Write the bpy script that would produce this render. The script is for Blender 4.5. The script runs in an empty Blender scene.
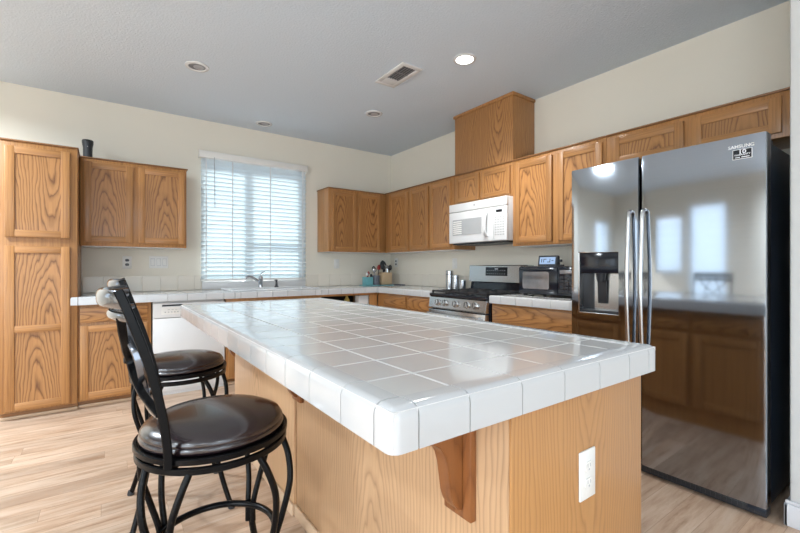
import bpy, bmesh, math, random
from mathutils import Vector, Matrix
random.seed(7)
C = bpy.context.scene
COL = C.collection
R = math.radians
# ------------------------------------------------------------------ camera, world, lights
YAW = 0.6229
cam = bpy.data.cameras.new('camera'); cam.lens = 408.3 / 800 * 36; cam.sensor_width = 36
cam.clip_start = 0.02; cam.shift_y = 0.0007
co = bpy.data.objects.new('camera', cam); COL.objects.link(co)
co.location = (0, 0, 1.1636); co.rotation_euler = (R(90), 0, -YAW)
C.camera = co
C.view_settings.view_transform = 'Standard'; C.view_settings.look = 'None'
C.view_settings.gamma = 1; C.view_settings.use_curve_mapping = False
C.view_settings.exposure = 0.74
W = bpy.data.worlds.new('sky'); C.world = W; W.use_nodes = True
_b = W.node_tree.nodes['Background']; _b.inputs[0].default_value = (0.70, 0.86, 1.0, 1); _b.inputs[1].default_value = 1.5

def area(name, loc, target, sx, sy, power, col=(1, 1, 1)):
    l = bpy.data.lights.new(name, 'AREA'); l.shape = 'RECTANGLE'; l.size = sx; l.size_y = sy
    l.energy = power; l.color = col
    o = bpy.data.objects.new(name, l); COL.objects.link(o); o.location = loc
    o.rotation_euler = (Vector(target) - Vector(loc)).to_track_quat('-Z', 'Y').to_euler()
    return o
XW, YW, H = 3.314, 4.838, 2.757        # right wall, back wall, ceiling
XL, YR = -4.2, -4.5                     # left wall, rear wall
DAY = (0.86, 0.93, 1.0)
area('added_fill_left', (XL - 0.16, -1.6, 1.25), (1, -1.6, 1.2), 3.8, 2.0, 66, DAY)  # area light added out of view for side light from the left
area('added_fill_rear', (-0.3, YR - 0.16, 1.25), (-0.3, 1, 1.2), 3.4, 2.0, 24, DAY)  # area light added behind the camera to brighten the room
area('daylight_patio_window', (XL - 0.22, 2.58, 1.4), (1, 2.58, 1.4), 0.74, 1.9, 6, DAY)
area('daylight_dining_window', (XL - 0.22, 3.42, 1.6), (1, 3.42, 1.6), 0.62, 1.1, 2.8, DAY)
area('daylight_nook_window', (-3.65, YW + 0.22, 1.6), (-3.65, 1, 1.6), 0.7, 1.1, 2.8, DAY)
sun = bpy.data.lights.new('sun', 'SUN'); sun.energy = 9.0; sun.angle = R(1.0); sun.color = (1.0, 0.97, 0.92)
so = bpy.data.objects.new('sun', sun); COL.objects.link(so); so.rotation_euler = Vector((-0.25, -0.75, -0.62)).to_track_quat('-Z', 'Y').to_euler()
def added_fill_top(x, y, power):  # unseen fill light added at ceiling height, without a fixture
    l = bpy.data.lights.new('added_fill_top', 'AREA'); l.shape = 'DISK'; l.size = 0.30; l.energy = power; l.color = (0.82, 0.92, 1.0); l.spread = R(160)
    o = bpy.data.objects.new('added_fill_top', l); COL.objects.link(o); o.location = (x, y, H - 0.01)
for x, y, p in ((-1.55, 3.60, 58), (-3.1, 0.15, 62), (-3.3, -1.3, 40), (-2.2, -2.8, 26), (0.0, -3.4, 34)): added_fill_top(x, y, p)

# ------------------------------------------------------------------ materials
class NT:
    def __init__(s, name):
        s.m = bpy.data.materials.new(name); s.m.use_nodes = True
        s.t = s.m.node_tree; s.b = s.t.nodes['Principled BSDF']
    def n(s, kind, **kw):
        x = s.t.nodes.new(kind)
        for k, v in kw.items(): setattr(x, k, v)
        return x
    def put(s, sock, v):
        if hasattr(v, 'node'): s.t.links.new(v, sock)
        else: sock.default_value = v
    def math(s, op, a, b=0.0, c=0.0):
        x = s.n('ShaderNodeMath', operation=op); s.put(x.inputs[0], a); s.put(x.inputs[1], b); s.put(x.inputs[2], c)
        return x.outputs[0]
    def mix(s, f, a, b, mode='MIX'):
        x = s.n('ShaderNodeMix', data_type='RGBA', blend_type=mode)
        s.put(x.inputs[0], f); s.put(x.inputs[6], a); s.put(x.inputs[7], b)
        return x.outputs[2]
    def ramp(s, f, stops):
        x = s.n('ShaderNodeValToRGB'); e = x.color_ramp.elements
        while len(e) < len(stops): e.new(0.5)
        for i, (p, c) in enumerate(stops):
            e[i].position = p; e[i].color = c if len(c) == 4 else (*c, 1)
        s.put(x.inputs[0], f); return x.outputs[0]
    def noise(s, vec, scale, detail=3, rough=0.5):
        x = s.n('ShaderNodeTexNoise'); s.put(x.inputs['Vector'], vec)
        x.inputs['Scale'].default_value = scale; x.inputs['Detail'].default_value = detail
        x.inputs['Roughness'].default_value = rough; return x.outputs['Fac']
    def bump(s, h, strength, dist=0.01):
        x = s.n('ShaderNodeBump'); x.inputs['Strength'].default_value = strength; x.inputs['Distance'].default_value = dist
        s.put(x.inputs['Height'], h); s.t.links.new(x.outputs[0], s.b.inputs['Normal'])
    def set(s, **kw):
        for k, v in kw.items():
            k = {'col': 'Base Color', 'rough': 'Roughness', 'metal': 'Metallic', 'coat': 'Coat Weight', 'spec': 'Specular IOR Level',
                 'emit': 'Emission Color', 'power': 'Emission Strength', 'sub': 'Transmission Weight', 'alpha': 'Alpha'}[k]
            if isinstance(v, tuple) and len(v) == 3: v = (*v, 1)
            s.put(s.b.inputs[k], v)
        return s.m

def plain(name, col, rough=0.5, metal=0.0, coat=0.0, vary=0.06, scale=9, spec=0.5):
    t = NT(name); tc = t.n('ShaderNodeTexCoord').outputs['Object']
    f = t.noise(tc, scale, 3)
    a = tuple(max(0, c * (1 - vary)) for c in col); b = tuple(min(1, c * (1 + vary)) for c in col)
    t.set(col=t.mix(f, (*a, 1), (*b, 1)), rough=rough, metal=metal, coat=coat, spec=spec)
    return t.m

def oak(name, light, dark, horizontal=False, cathedral=True, spacing=0.022, contrast=0.8, rough=0.38):
    t = NT(name); tc = t.n('ShaderNodeTexCoord').outputs['Object']
    rnd = t.n('ShaderNodeObjectInfo').outputs['Random']
    sp = t.n('ShaderNodeSeparateXYZ'); t.put(sp.inputs[0], tc)
    x, y, z = sp.outputs
    across = t.math('ADD', x, y)
    if horizontal: across, z = z, t.math('ADD', x, y)
    off = t.math('MULTIPLY', rnd, 17.0)
    cb = t.n('ShaderNodeCombineXYZ'); t.put(cb.inputs[0], t.math('MULTIPLY', across, 7.0)); t.put(cb.inputs[1], off); t.put(cb.inputs[2], t.math('MULTIPLY', z, 1.7))
    warp = t.math('MULTIPLY', t.math('SUBTRACT', t.noise(cb.outputs[0], 1.0, 3, 0.55), 0.5), 0.075)
    if cathedral:
        rn2 = t.math('FRACT', t.math('MULTIPLY', rnd, 7.31)); sg = t.math('SUBTRACT', t.math('MULTIPLY', t.math('GREATER_THAN', t.math('FRACT', t.math('MULTIPLY', rnd, 3.7)), 0.3), 2.0), 1.0)
        xc = t.math('ADD', across, t.math('MULTIPLY', t.math('SUBTRACT', rn2, 0.5), 0.16))
        d = t.math('MULTIPLY', t.math('ADD', t.math('MULTIPLY', z, sg), t.math('ADD', t.math('MULTIPLY', rnd, 0.9), 0.3)), 0.11)
        r = t.math('SQRT', t.math('ADD', t.math('MULTIPLY', xc, xc), t.math('MULTIPLY', d, d)))
        r = t.math('ADD', r, warp)
    else:
        r = t.math('ADD', across, t.math('MULTIPLY', warp, 1.3))
    fr = t.math('FRACT', t.math('ADD', t.math('DIVIDE', r, spacing), off))
    line = t.ramp(fr, [(0.0, (1, 1, 1)), (0.16, (0.45, 0.45, 0.45)), (0.45, (0.06, 0.06, 0.06)), (0.8, (0.0, 0.0, 0.0)), (1.0, (0.75, 0.75, 0.75))])
    cp = t.n('ShaderNodeCombineXYZ'); t.put(cp.inputs[0], t.math('MULTIPLY', across, 230)); t.put(cp.inputs[1], off); t.put(cp.inputs[2], t.math('MULTIPLY', z, 9))
    pores = t.noise(cp.outputs[0], 1.0, 2, 0.6)
    cs = t.n('ShaderNodeCombineXYZ'); t.put(cs.inputs[0], t.math('MULTIPLY', across, 75)); t.put(cs.inputs[1], off); t.put(cs.inputs[2], t.math('MULTIPLY', z, 1.6))
    streak = t.ramp(t.noise(cs.outputs[0], 1.0, 3, 0.65), [(0.42, (0, 0, 0)), (0.66, (1, 1, 1))])
    if not cathedral: line = t.mix(0.72, line, streak)
    f = t.math('MULTIPLY', line, t.math('ADD', t.math('MULTIPLY', pores, 0.9), 0.38))
    f = t.math('MAXIMUM', f, t.math('MULTIPLY', streak, 0.22))
    c = t.mix(t.math('MULTIPLY', f, contrast), (*light, 1), (*dark, 1))
    lo = t.noise(cb.outputs[0], 0.5, 2)
    c = t.mix(t.math('MULTIPLY', lo, 0.30), c, (*tuple(v * 0.80 for v in light), 1))
    hs = t.n('ShaderNodeHueSaturation'); t.put(hs.inputs['Color'], c)
    t.put(hs.inputs['Value'], t.math('ADD', t.math('MULTIPLY', rnd, 0.16), 0.92))
    t.set(col=hs.outputs[0], rough=rough, coat=0.12)
    t.bump(f, 0.12, 0.002)
    return t.m

OL, OD = (0.47, 0.225, 0.076), (0.125, 0.042, 0.011)
M = {}
M['oak_v'] = oak('oak_upright_grain', OL, OD, False, False, 0.016, 0.62)
M['oak_h'] = oak('oak_level_grain', OL, OD, True, False, 0.016, 0.62)
M['oak_p'] = oak('oak_cathedral_panel', OL, OD, False, True, 0.0155, 1.25)
M['oak_ph'] = oak('oak_cathedral_drawer', OL, OD, True, True, 0.0155, 1.15)
M['oak_dark'] = oak('oak_dark_trim', (0.30, 0.14, 0.05), (0.13, 0.055, 0.02), True, False, 0.02, 0.6)  # darker brown oak for toe kicks and crown mouldings
M['oak_bracket'] = oak('oak_red_bracket', (0.27, 0.098, 0.028), (0.12, 0.036, 0.01), False, True, 0.02, 0.8)
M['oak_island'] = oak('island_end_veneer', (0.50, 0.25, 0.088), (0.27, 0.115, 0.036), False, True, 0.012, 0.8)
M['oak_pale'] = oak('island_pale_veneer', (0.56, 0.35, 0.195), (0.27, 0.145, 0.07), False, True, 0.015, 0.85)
M['wall'] = plain('cream_wall_paint', (0.80, 0.755, 0.655), 0.75, vary=0.03, scale=2)
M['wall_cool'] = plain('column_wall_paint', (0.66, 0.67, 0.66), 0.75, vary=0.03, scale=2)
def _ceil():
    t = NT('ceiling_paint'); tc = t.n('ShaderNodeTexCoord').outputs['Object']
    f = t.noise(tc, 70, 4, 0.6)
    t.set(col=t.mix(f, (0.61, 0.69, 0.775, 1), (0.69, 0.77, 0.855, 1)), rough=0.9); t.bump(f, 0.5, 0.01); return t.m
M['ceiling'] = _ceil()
M['white'] = plain('white_enamel', (0.74, 0.745, 0.75), 0.25, vary=0.02)
M['white_trim'] = plain('white_trim_paint', (0.74, 0.76, 0.80), 0.4, vary=0.02)
M['plate'] = plain('white_plastic', (0.80, 0.79, 0.76), 0.35, vary=0.02)
M['tile'] = plain('glazed_white_tile', (0.60, 0.595, 0.585), 0.10, vary=0.035, scale=3, coat=0.3)
M['tile_cap'] = plain('glazed_edge_tile', (0.55, 0.555, 0.56), 0.14, vary=0.02, scale=3, coat=0.3)
M['tile_back'] = plain('beige_wall_tile', (0.80, 0.745, 0.65), 0.25, vary=0.03, scale=3)
M['grout'] = plain('pale_grout', (0.70, 0.695, 0.685), 0.8, vary=0.03, scale=30)
M['grout_dark'] = plain('grey_grout', (0.50, 0.48, 0.45), 0.8, vary=0.03, scale=30)
M['black'] = plain('black_enamel', (0.010, 0.012, 0.018), 0.18, vary=0.1)
M['iron'] = plain('cast_iron', (0.018, 0.018, 0.020), 0.5, vary=0.2)
M['black_plastic'] = plain('black_plastic', (0.022, 0.025, 0.030), 0.35, vary=0.1)
M['navy'] = plain('fridge_case_paint', (0.012, 0.020, 0.034), 0.35, vary=0.1)
M['dark_in'] = plain('dark_interior', (0.02, 0.018, 0.016), 0.7)
M['chrome'] = plain('chrome', (0.55, 0.57, 0.60), 0.12, 1.0, vary=0.03)
M['bronze'] = plain('dark_bronze_metal', (0.003, 0.003, 0.0035), 0.27, 0.0, vary=0.15, spec=0.16)
M['bronze_shine'] = plain('polished_pewter', (0.20, 0.21, 0.235), 0.14, 1.0, vary=0.08)
def _steel(name, col, rough, axis=2):
    t = NT(name); tc = t.n('ShaderNodeTexCoord').outputs['Object']
    mp = t.n('ShaderNodeMapping'); s = [3, 3, 3]; s[axis] = 260; mp.inputs['Scale'].default_value = s; t.put(mp.inputs[0], tc)
    f = t.noise(mp.outputs[0], 1.0, 3)
    g = t.noise(tc, 2.2, 2)
    t.set(col=t.mix(f, tuple(c * 0.95 for c in col) + (1,), tuple(c * 1.05 for c in col) + (1,)),
          rough=t.math('ADD', t.math('MULTIPLY', f, 0.05), rough), metal=1.0)
    t.bump(g, 0.015, 0.02)
    return t.m
M['steel'] = _steel('brushed_steel', (0.56, 0.56, 0.56), 0.22)
M['fridge'] = _steel('dark_brushed_steel', (0.335, 0.365, 0.41), 0.045)
def _leather():
    t = NT('brown_leather'); tc = t.n('ShaderNodeTexCoord').outputs['Object']
    f = t.noise(tc, 90, 4, 0.6); g = t.noise(tc, 7, 3)
    t.set(col=t.mix(g, (0.009, 0.006, 0.008, 1), (0.022, 0.011, 0.013, 1)), rough=t.math('ADD', t.math('MULTIPLY', g, 0.10), 0.17), spec=0.8, coat=0.25)
    t.bump(f, 0.10, 0.002); return t.m
M['leather'] = _leather()
def _floor():
    t = NT('laminate_plank_floor'); tc = t.n('ShaderNodeTexCoord').outputs['Object']
    sp = t.n('ShaderNodeSeparateXYZ'); t.put(sp.inputs[0], tc); x, y, _ = sp.outputs
    PW, PL = 0.118, 1.25
    yr = t.math('DIVIDE', y, PW); row = t.math('FLOOR', yr)
    wn = t.n('ShaderNodeTexWhiteNoise', noise_dimensions='1D'); t.put(wn.inputs['W'], row)
    xr = t.math('ADD', t.math('DIVIDE', x, PL), t.math('MULTIPLY', wn.outputs['Value'], 7.0)); col = t.math('FLOOR', xr)
    w2 = t.n('ShaderNodeTexWhiteNoise', noise_dimensions='2D'); cc = t.n('ShaderNodeCombineXYZ'); t.put(cc.inputs[0], row); t.put(cc.inputs[1], col); t.put(w2.inputs['Vector'], cc.outputs[0])
    v = w2.outputs['Value']
    def edge(fr, wd):
        f = t.math('FRACT', fr); return t.math('MAXIMUM', t.math('LESS_THAN', f, wd), t.math('GREATER_THAN', f, 1 - wd))
    seam = t.math('MAXIMUM', t.math('MULTIPLY', edge(yr, 0.009), 0.7), t.math('MULTIPLY', edge(xr, 0.0009), 0.6))
    cg = t.n('ShaderNodeCombineXYZ'); t.put(cg.inputs[0], t.math('MULTIPLY', x, 2.6)); t.put(cg.inputs[1], t.math('MULTIPLY', y, 24)); t.put(cg.inputs[2], t.math('MULTIPLY', v, 41))
    g = t.noise(cg.outputs[0], 1.0, 6, 0.66)
    ck = t.n('ShaderNodeCombineXYZ'); t.put(ck.inputs[0], t.math('MULTIPLY', x, 1.1)); t.put(ck.inputs[1], t.math('MULTIPLY', y, 7)); t.put(ck.inputs[2], t.math('MULTIPLY', v, 23))
    k = t.noise(ck.outputs[0], 1.0, 4, 0.6)
    grain = t.ramp(g, [(0.30, (0.30, 0.175, 0.105)), (0.42, (0.52, 0.36, 0.25)), (0.56, (0.66, 0.49, 0.365)), (0.75, (0.72, 0.57, 0.45))])
    c = t.mix(t.ramp(k, [(0.40, (0, 0, 0)), (0.68, (0.6, 0.6, 0.6))]), grain, (0.44, 0.275, 0.175, 1))
    hs = t.n('ShaderNodeHueSaturation'); t.put(hs.inputs['Color'], c); t.put(hs.inputs['Value'], t.math('ADD', t.math('MULTIPLY', v, 0.26), 0.76))
    c = t.mix(seam, hs.outputs[0], (0.27, 0.17, 0.11, 1))
    t.set(col=c, rough=0.34); t.bump(seam, -0.15, 0.002); return t.m
M['floor'] = _floor()
def _slat():
    t = NT('white_blind_slat')
    t.set(col=(0.82, 0.86, 0.88), rough=0.45)
    tr = t.n('ShaderNodeBsdfTranslucent'); tr.inputs[0].default_value = (0.78, 0.88, 0.92, 1)
    mx = t.n('ShaderNodeMixShader'); mx.inputs[0].default_value = 0.32
    t.t.links.new(t.b.outputs[0], mx.inputs[1]); t.t.links.new(tr.outputs[0], mx.inputs[2])
    t.t.links.new(mx.outputs[0], t.t.nodes['Material Output'].inputs[0]); return t.m
M['slat'] = _slat()
def _glass(name='window_glass', tint=(0.95, 0.98, 1.0)):
    t = NT(name)
    tr = t.n('ShaderNodeBsdfTransparent'); tr.inputs[0].default_value = (*tint, 1)
    gl = t.n('ShaderNodeBsdfGlossy'); gl.inputs[1].default_value = 0.02
    fr = t.n('ShaderNodeFresnel'); fr.inputs[0].default_value = 1.45
    mx = t.n('ShaderNodeMixShader'); t.t.links.new(fr.outputs[0], mx.inputs[0])
    t.t.links.new(tr.outputs[0], mx.inputs[1]); t.t.links.new(gl.outputs[0], mx.inputs[2])
    t.t.links.new(mx.outputs[0], t.t.nodes['Material Output'].inputs[0]); return t.m
M['glass'] = _glass()
def glow(name, col, power):
    t = NT(name); t.set(col=tuple(c * 0.35 for c in col), emit=col, power=power); return t.m
M['lamp_on'] = glow('lit_bulb', (1.0, 0.95, 0.86), 14)
M['lcd'] = glow('lit_lcd', (0.42, 0.60, 0.90), 0.30)
M['panel_blue'] = glow('range_display', (0.03, 0.06, 0.16), 0.35)
M['mark'] = plain('white_print', (0.75, 0.77, 0.80), 0.5)
M['mark_grey'] = plain('grey_print', (0.42, 0.42, 0.44), 0.5)
M['can_grey'] = plain('recessed_can', (0.20, 0.20, 0.21), 0.5)
M['vent_dark'] = plain('vent_shadow', (0.05, 0.05, 0.055), 0.8)
M['teal'] = plain('teal_plastic', (0.16, 0.42, 0.46), 0.4)
M['crock'] = plain('grey_crock_glaze', (0.13, 0.14, 0.17), 0.3, vary=0.4, scale=40)
M['strip'] = plain('pale_wood_strip', (0.60, 0.43, 0.29), 0.45, vary=0.1, scale=5)
M['block'] = oak('pale_block_wood', (0.55, 0.40, 0.25), (0.40, 0.26, 0.14), False, False, 0.02, 0.5)
M['red'] = plain('red_handle', (0.30, 0.035, 0.03), 0.4)
M['yellow'] = plain('yellow_plastic', (0.50, 0.38, 0.10), 0.5, vary=0.3, scale=20)
M['mw_window'] = plain('microwave_window', (0.42, 0.43, 0.44), 0.2)
M['sheen_glass'] = plain('painted_reflection_glass', (0.28, 0.29, 0.31), 0.12, 0.6, vary=0.5, scale=14)  # pale mottled grey puts a reflection into the black microwave's window colour
M['blue_black'] = plain('blue_black_gloss', (0.009, 0.012, 0.019), 0.12)
M['fence'] = plain('weathered_fence', (0.34, 0.36, 0.36), 0.8, vary=0.2)
M['leaf'] = plain('hedge_leaf', (0.10, 0.16, 0.10), 0.7, vary=0.5, scale=20)
M['ground'] = plain('garden_ground', (0.40, 0.40, 0.38), 0.9)

# ------------------------------------------------------------------ mesh helpers
def newbm(): return bmesh.new()
def _append(bm, tmp, mat=0):
    for f in tmp.faces: f.material_index = mat
    me = bpy.data.meshes.new('tmp'); tmp.to_mesh(me); tmp.free(); bm.from_mesh(me); bpy.data.meshes.remove(me)
def box(bm, x0, x1, y0, y1, z0, z1, bev=0.0, mat=0, seg=2, edges=None):
    t = bmesh.new()
    v = [t.verts.new((x, y, z)) for x in (x0, x1) for y in (y0, y1) for z in (z0, z1)]
    for q in ((0, 1, 3, 2), (4, 6, 7, 5), (0, 4, 5, 1), (2, 3, 7, 6), (0, 2, 6, 4), (1, 5, 7, 3)):
        t.faces.new([v[i] for i in q])
    bmesh.ops.recalc_face_normals(t, faces=t.faces)
    if bev > 0:
        es = t.edges[:] if edges is None else [e for e in t.edges if edges((e.verts[0].co + e.verts[1].co) / 2)]
        bmesh.ops.bevel(t, geom=es, offset=bev, segments=seg, profile=0.5, affect='EDGES')
    _append(bm, t, mat)
def lathe(bm, prof, cen=(0, 0, 0), seg=32, mat=0, axis='Z', closed=False):
    t = bmesh.new(); rings = []
    for r, z in prof:
        ring = []
        for k in range(seg):
            a = 2 * math.pi * k / seg; p = (r * math.cos(a), r * math.sin(a), z)
            if axis == 'Y': p = (p[0], p[2], p[1])
            if axis == 'X': p = (p[2], p[0], p[1])
            ring.append(t.verts.new(Vector(p) + Vector(cen)))
        rings.append(ring)
    pairs = list(zip(rings, rings[1:])) + ([(rings[-1], rings[0])] if closed else [])
    for a, b in pairs:
        for k in range(seg): t.faces.new((a[k], a[(k + 1) % seg], b[(k + 1) % seg], b[k]))
    if not closed:
        if prof[0][0] > 1e-4: t.faces.new(rings[0][::-1])
        if prof[-1][0] > 1e-4: t.faces.new(rings[-1])
    bmesh.ops.remove_doubles(t, verts=t.verts, dist=1e-5)
    bmesh.ops.recalc_face_normals(t, faces=t.faces)
    _append(bm, t, mat)
def spline(pts, n=8):
    pts = [Vector(p) for p in pts]; out = []
    for i in range(len(pts) - 1):
        p0 = pts[max(i - 1, 0)]; p1 = pts[i]; p2 = pts[i + 1]; p3 = pts[min(i + 2, len(pts) - 1)]
        for k in range(n):
            u = k / n
            out.append(0.5 * ((2 * p1) + (p2 - p0) * u + (2 * p0 - 5 * p1 + 4 * p2 - p3) * u * u + (3 * p1 - p0 - 3 * p2 + p3) * u ** 3))
    out.append(pts[-1]); return out
def circ(r, n=10, ry=None):
    return [(r * math.cos(2 * math.pi * k / n), (ry or r) * math.sin(2 * math.pi * k / n)) for k in range(n)]
def rect(a, b, c=0.15):
    k = c * min(a, b)
    return [(a - k, b), (a, b - k), (a, -b + k), (a - k, -b), (-a + k, -b), (-a, -b + k), (-a, b - k), (-a + k, b)]
def sweep(bm, pts, prof, ref=(0, 0, 1), closed=False, mat=0):
    t = bmesh.new(); pts = [Vector(p) for p in pts]; ref = Vector(ref); n = len(pts); rings = []
    for i, p in enumerate(pts):
        a = pts[(i - 1) % n] if (closed or i > 0) else p
        b = pts[(i + 1) % n] if (closed or i < n - 1) else p
        tan = (b - a).normalized(); nn = ref - ref.dot(tan) * tan
        if nn.length < 1e-3: nn = Vector((1, 0, 0)) - Vector((1, 0, 0)).dot(tan) * tan
        nn.normalize(); bb = tan.cross(nn)
        rings.append([t.verts.new(p + nn * u + bb * v) for u, v in prof])
    m = len(prof)
    prs = list(zip(rings, rings[1:])) + ([(rings[-1], rings[0])] if closed else [])
    for a, b in prs:
        for k in range(m): t.faces.new((a[k], a[(k + 1) % m], b[(k + 1) % m], b[k]))
    if not closed: t.faces.new(rings[0][::-1]); t.faces.new(rings[-1])
    bmesh.ops.recalc_face_normals(t, faces=t.faces)
    _append(bm, t, mat)
def prism(bm, outline, d0, d1, plane='XZ', bev=0.0, mat=0):
    """outline in a plane, extruded along the remaining axis from d0 to d1"""
    t = bmesh.new()
    def P(u, v, d): return {'XZ': (u, d, v), 'YZ': (d, u, v), 'XY': (u, v, d)}[plane]
    A = [t.verts.new(P(u, v, d0)) for u, v in outline]; B = [t.verts.new(P(u, v, d1)) for u, v in outline]
    n = len(A); t.faces.new(A); t.faces.new(B[::-1])
    for k in range(n): t.faces.new((A[k], B[k], B[(k + 1) % n], A[(k + 1) % n]))
    bmesh.ops.recalc_face_normals(t, faces=t.faces)
    if bev > 0:
        es = [e for e in t.edges if (e.verts[0] in A) == (e.verts[1] in A)]
        bmesh.ops.bevel(t, geom=es, offset=bev, segments=2, affect='EDGES')
    _append(bm, t, mat)

def obj(name, bm, mats, parent=None, smooth=40, center=False, label=None):
    me = bpy.data.meshes.new(name)
    off = Vector((0, 0, 0))
    if center:
        xs = [v.co for v in bm.verts]
        off = Vector([(min(c[i] for c in xs) + max(c[i] for c in xs)) / 2 for i in range(3)])
        bmesh.ops.translate(bm, verts=bm.verts, vec=-off)
    bm.to_mesh(me); bm.free()
    for m in (mats if isinstance(mats, (list, tuple)) else [mats]): me.materials.append(M[m] if isinstance(m, str) else m)
    if smooth:
        for p in me.polygons: p.use_smooth = True
        me.set_sharp_from_angle(angle=R(smooth))
    o = bpy.data.objects.new(name, me); COL.objects.link(o); o.location = off
    if parent: o.parent = parent
    if label: o['label'] = label
    return o
def thing(name, label, cat, loc=(0, 0, 0), rz=0.0, group=None):
    o = bpy.data.objects.new(name, None); COL.objects.link(o); o.empty_display_size = 0.1
    o.location = loc; o.rotation_euler = (0, 0, rz); o['label'] = label; o['category'] = cat
    if group: o['group'] = group
    return o
def tag(o, label, cat, group=None):
    o['label'] = label; o['category'] = cat
    if group: o['group'] = group
    return o
def struct(name, bm, m, parent=None, smooth=40):
    o = obj(name, bm, m, parent, smooth)
    if parent is None: o['kind'] = 'structure'
    return o
def dup(root):
    r = root.copy(); COL.objects.link(r)
    for ch in list(root.children):
        c = ch.copy(); COL.objects.link(c); c.parent = r
        for g in ch.children:
            d = g.copy(); COL.objects.link(d); d.parent = c
    return r
def words(name, s, size, loc, rot, mat, parent, depth=0.0006, sx=1.0, label=None):
    cu = bpy.data.curves.new('lettering', 'FONT'); cu.body = s; cu.size = size; cu.extrude = depth; cu.offset = size * 0.025; cu.align_x = 'CENTER'; cu.align_y = 'CENTER'
    to = bpy.data.objects.new('lettering_source', cu); COL.objects.link(to)
    dg = bpy.context.evaluated_depsgraph_get(); me = bpy.data.meshes.new_from_object(to.evaluated_get(dg))
    bpy.data.objects.remove(to); bpy.data.curves.remove(cu)
    me.materials.clear(); me.materials.append(M[mat])
    o = bpy.data.objects.new(name, me); COL.objects.link(o); o.location = loc; o.rotation_euler = rot; o.scale = (sx, 1, 1)
    o.parent = parent
    if label: o['label'] = label
    return o
def carve(o, x0, x1, y0, y1, z0, z1):
    bm = newbm(); box(bm, x0, x1, y0, y1, z0, z1); c = obj('cutter', bm, 'black', None, 0)
    md = o.modifiers.new('cut', 'BOOLEAN'); md.object = c; md.operation = 'DIFFERENCE'; md.solver = 'EXACT'
    par = o.parent; o.parent = None; loc = o.location.copy(); o.location = (0, 0, 0)
    dg = bpy.context.evaluated_depsgraph_get(); dg.update()
    me = bpy.data.meshes.new_from_object(o.evaluated_get(dg)); o.modifiers.clear(); o.data = me
    o.parent = par; o.location = loc; bpy.data.objects.remove(c)
    for p in me.polygons: p.use_smooth = True
    me.set_sharp_from_angle(angle=R(30))

# ------------------------------------------------------------------ room shell
T = 0.14
bm = newbm(); box(bm, XL - T, XW + T, YR - T, YW + T, -0.12, 0); struct('floor', bm, 'floor')
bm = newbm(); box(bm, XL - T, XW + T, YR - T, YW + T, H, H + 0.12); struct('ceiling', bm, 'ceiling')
WX0, WX1, WZ0, WZ1 = 0.835, 2.015, 1.002, 2.385      # kitchen window opening
bm = newbm()
box(bm, XL - T, -4.02, YW, YW + T, 0, H); box(bm, -3.28, WX0, YW, YW + T, 0, H); box(bm, -4.02, -3.28, YW, YW + T, 0, 1.05); box(bm, -4.02, -3.28, YW, YW + T, 2.15, H); box(bm, WX1, XW + T, YW, YW + T, 0, H)
box(bm, WX0, WX1, YW, YW + T, 0, WZ0); box(bm, WX0, WX1, YW, YW + T, WZ1, H)
struct('wall_back', bm, 'wall')
bm = newbm(); box(bm, XW, XW + T, 0.47, YW, 0, H); struct('wall_right', bm, 'wall')
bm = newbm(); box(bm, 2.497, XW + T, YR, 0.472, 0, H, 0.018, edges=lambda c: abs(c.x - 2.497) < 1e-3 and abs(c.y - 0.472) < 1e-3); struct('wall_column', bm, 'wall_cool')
def holed(bm, a0, a1, openings, put):
    """a wall along one axis with rectangular openings (p0, p1, z0, z1), sorted"""
    p = a0
    for o0, o1, z0, z1 in openings:
        put(p, o0, 0, H); put(o0, o1, z1, H)
        if z0 > 0.01: put(o0, o1, 0, z0)
        p = o1
    put(p, a1, 0, H)
bm = newbm(); LW = [(-3.5, 0.3, 0.25, 2.25), (2.21, 2.95, 0.42, 2.34), (3.10, 3.74, 1.04, 2.16)]
holed(bm, YR, YW, LW, lambda p, q, z0, z1: box(bm, XL - T, XL, p, q, z0, z1)); struct('wall_left', bm, 'wall')
bm = newbm(); holed(bm, XL, 2.497, [(-2.0, 1.4, 0.25, 2.25)], lambda p, q, z0, z1: box(bm, p, q, YR - T, YR, z0, z1)); struct('wall_rear', bm, 'wall')
# baseboards
bm = newbm(); box(bm, 2.482, 2.4985, -2.9, 0.487, 0, 0.10, 0.004); box(bm, 2.482, 2.6, 0.472, 0.487, 0, 0.10, 0.004); box(bm, 2.486, 2.4985, -2.9, 0.483, 0.10, 0.115, 0.004); struct('baseboard_right', bm, 'white_trim')
bm = newbm(); box(bm, XL, XL + 0.014, YR + 0.02, YW, 0, 0.10, 0.004); struct('baseboard_left', bm, 'white_trim')
# ------------------------------------------------------------------ kitchen window, its blind and the garden beyond
w = bpy.data.objects.new('window_1', None); COL.objects.link(w); w.location = (1.425, YW + 0.07, WZ0); w['kind'] = 'structure'
def wl(x, y, z): return (x - 1.425, y - YW - 0.07, z - WZ0)
bm = newbm(); a, b = -0.59, 0.59; hh = WZ1 - WZ0
for q in ((a, a + 0.05, 0, hh), (b - 0.05, b, 0, hh), (a, b, 0, 0.05), (a, b, hh - 0.05, hh), (-0.095, -0.015, 0, hh)):
    box(bm, q[0], q[1], 0.0, 0.06, q[2], q[3], 0.004)
box(bm, -0.015, b, 0.005, 0.05, 0.47, 0.52, 0.004)
obj('window_frame', bm, 'white', w)
bm = newbm(); box(bm, a + 0.03, b - 0.03, 0.028, 0.034, 0.03, hh - 0.03); obj('window_pane', bm, 'glass', w, 0)
bm = newbm(); box(bm, a, b, -0.068, 0.0, 0.0, 0.010, 0.003); box(bm, a, b, -0.082, -0.0705, -0.079, 0.006, 0.003); obj('window_sill', bm, 'white', w)

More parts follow.
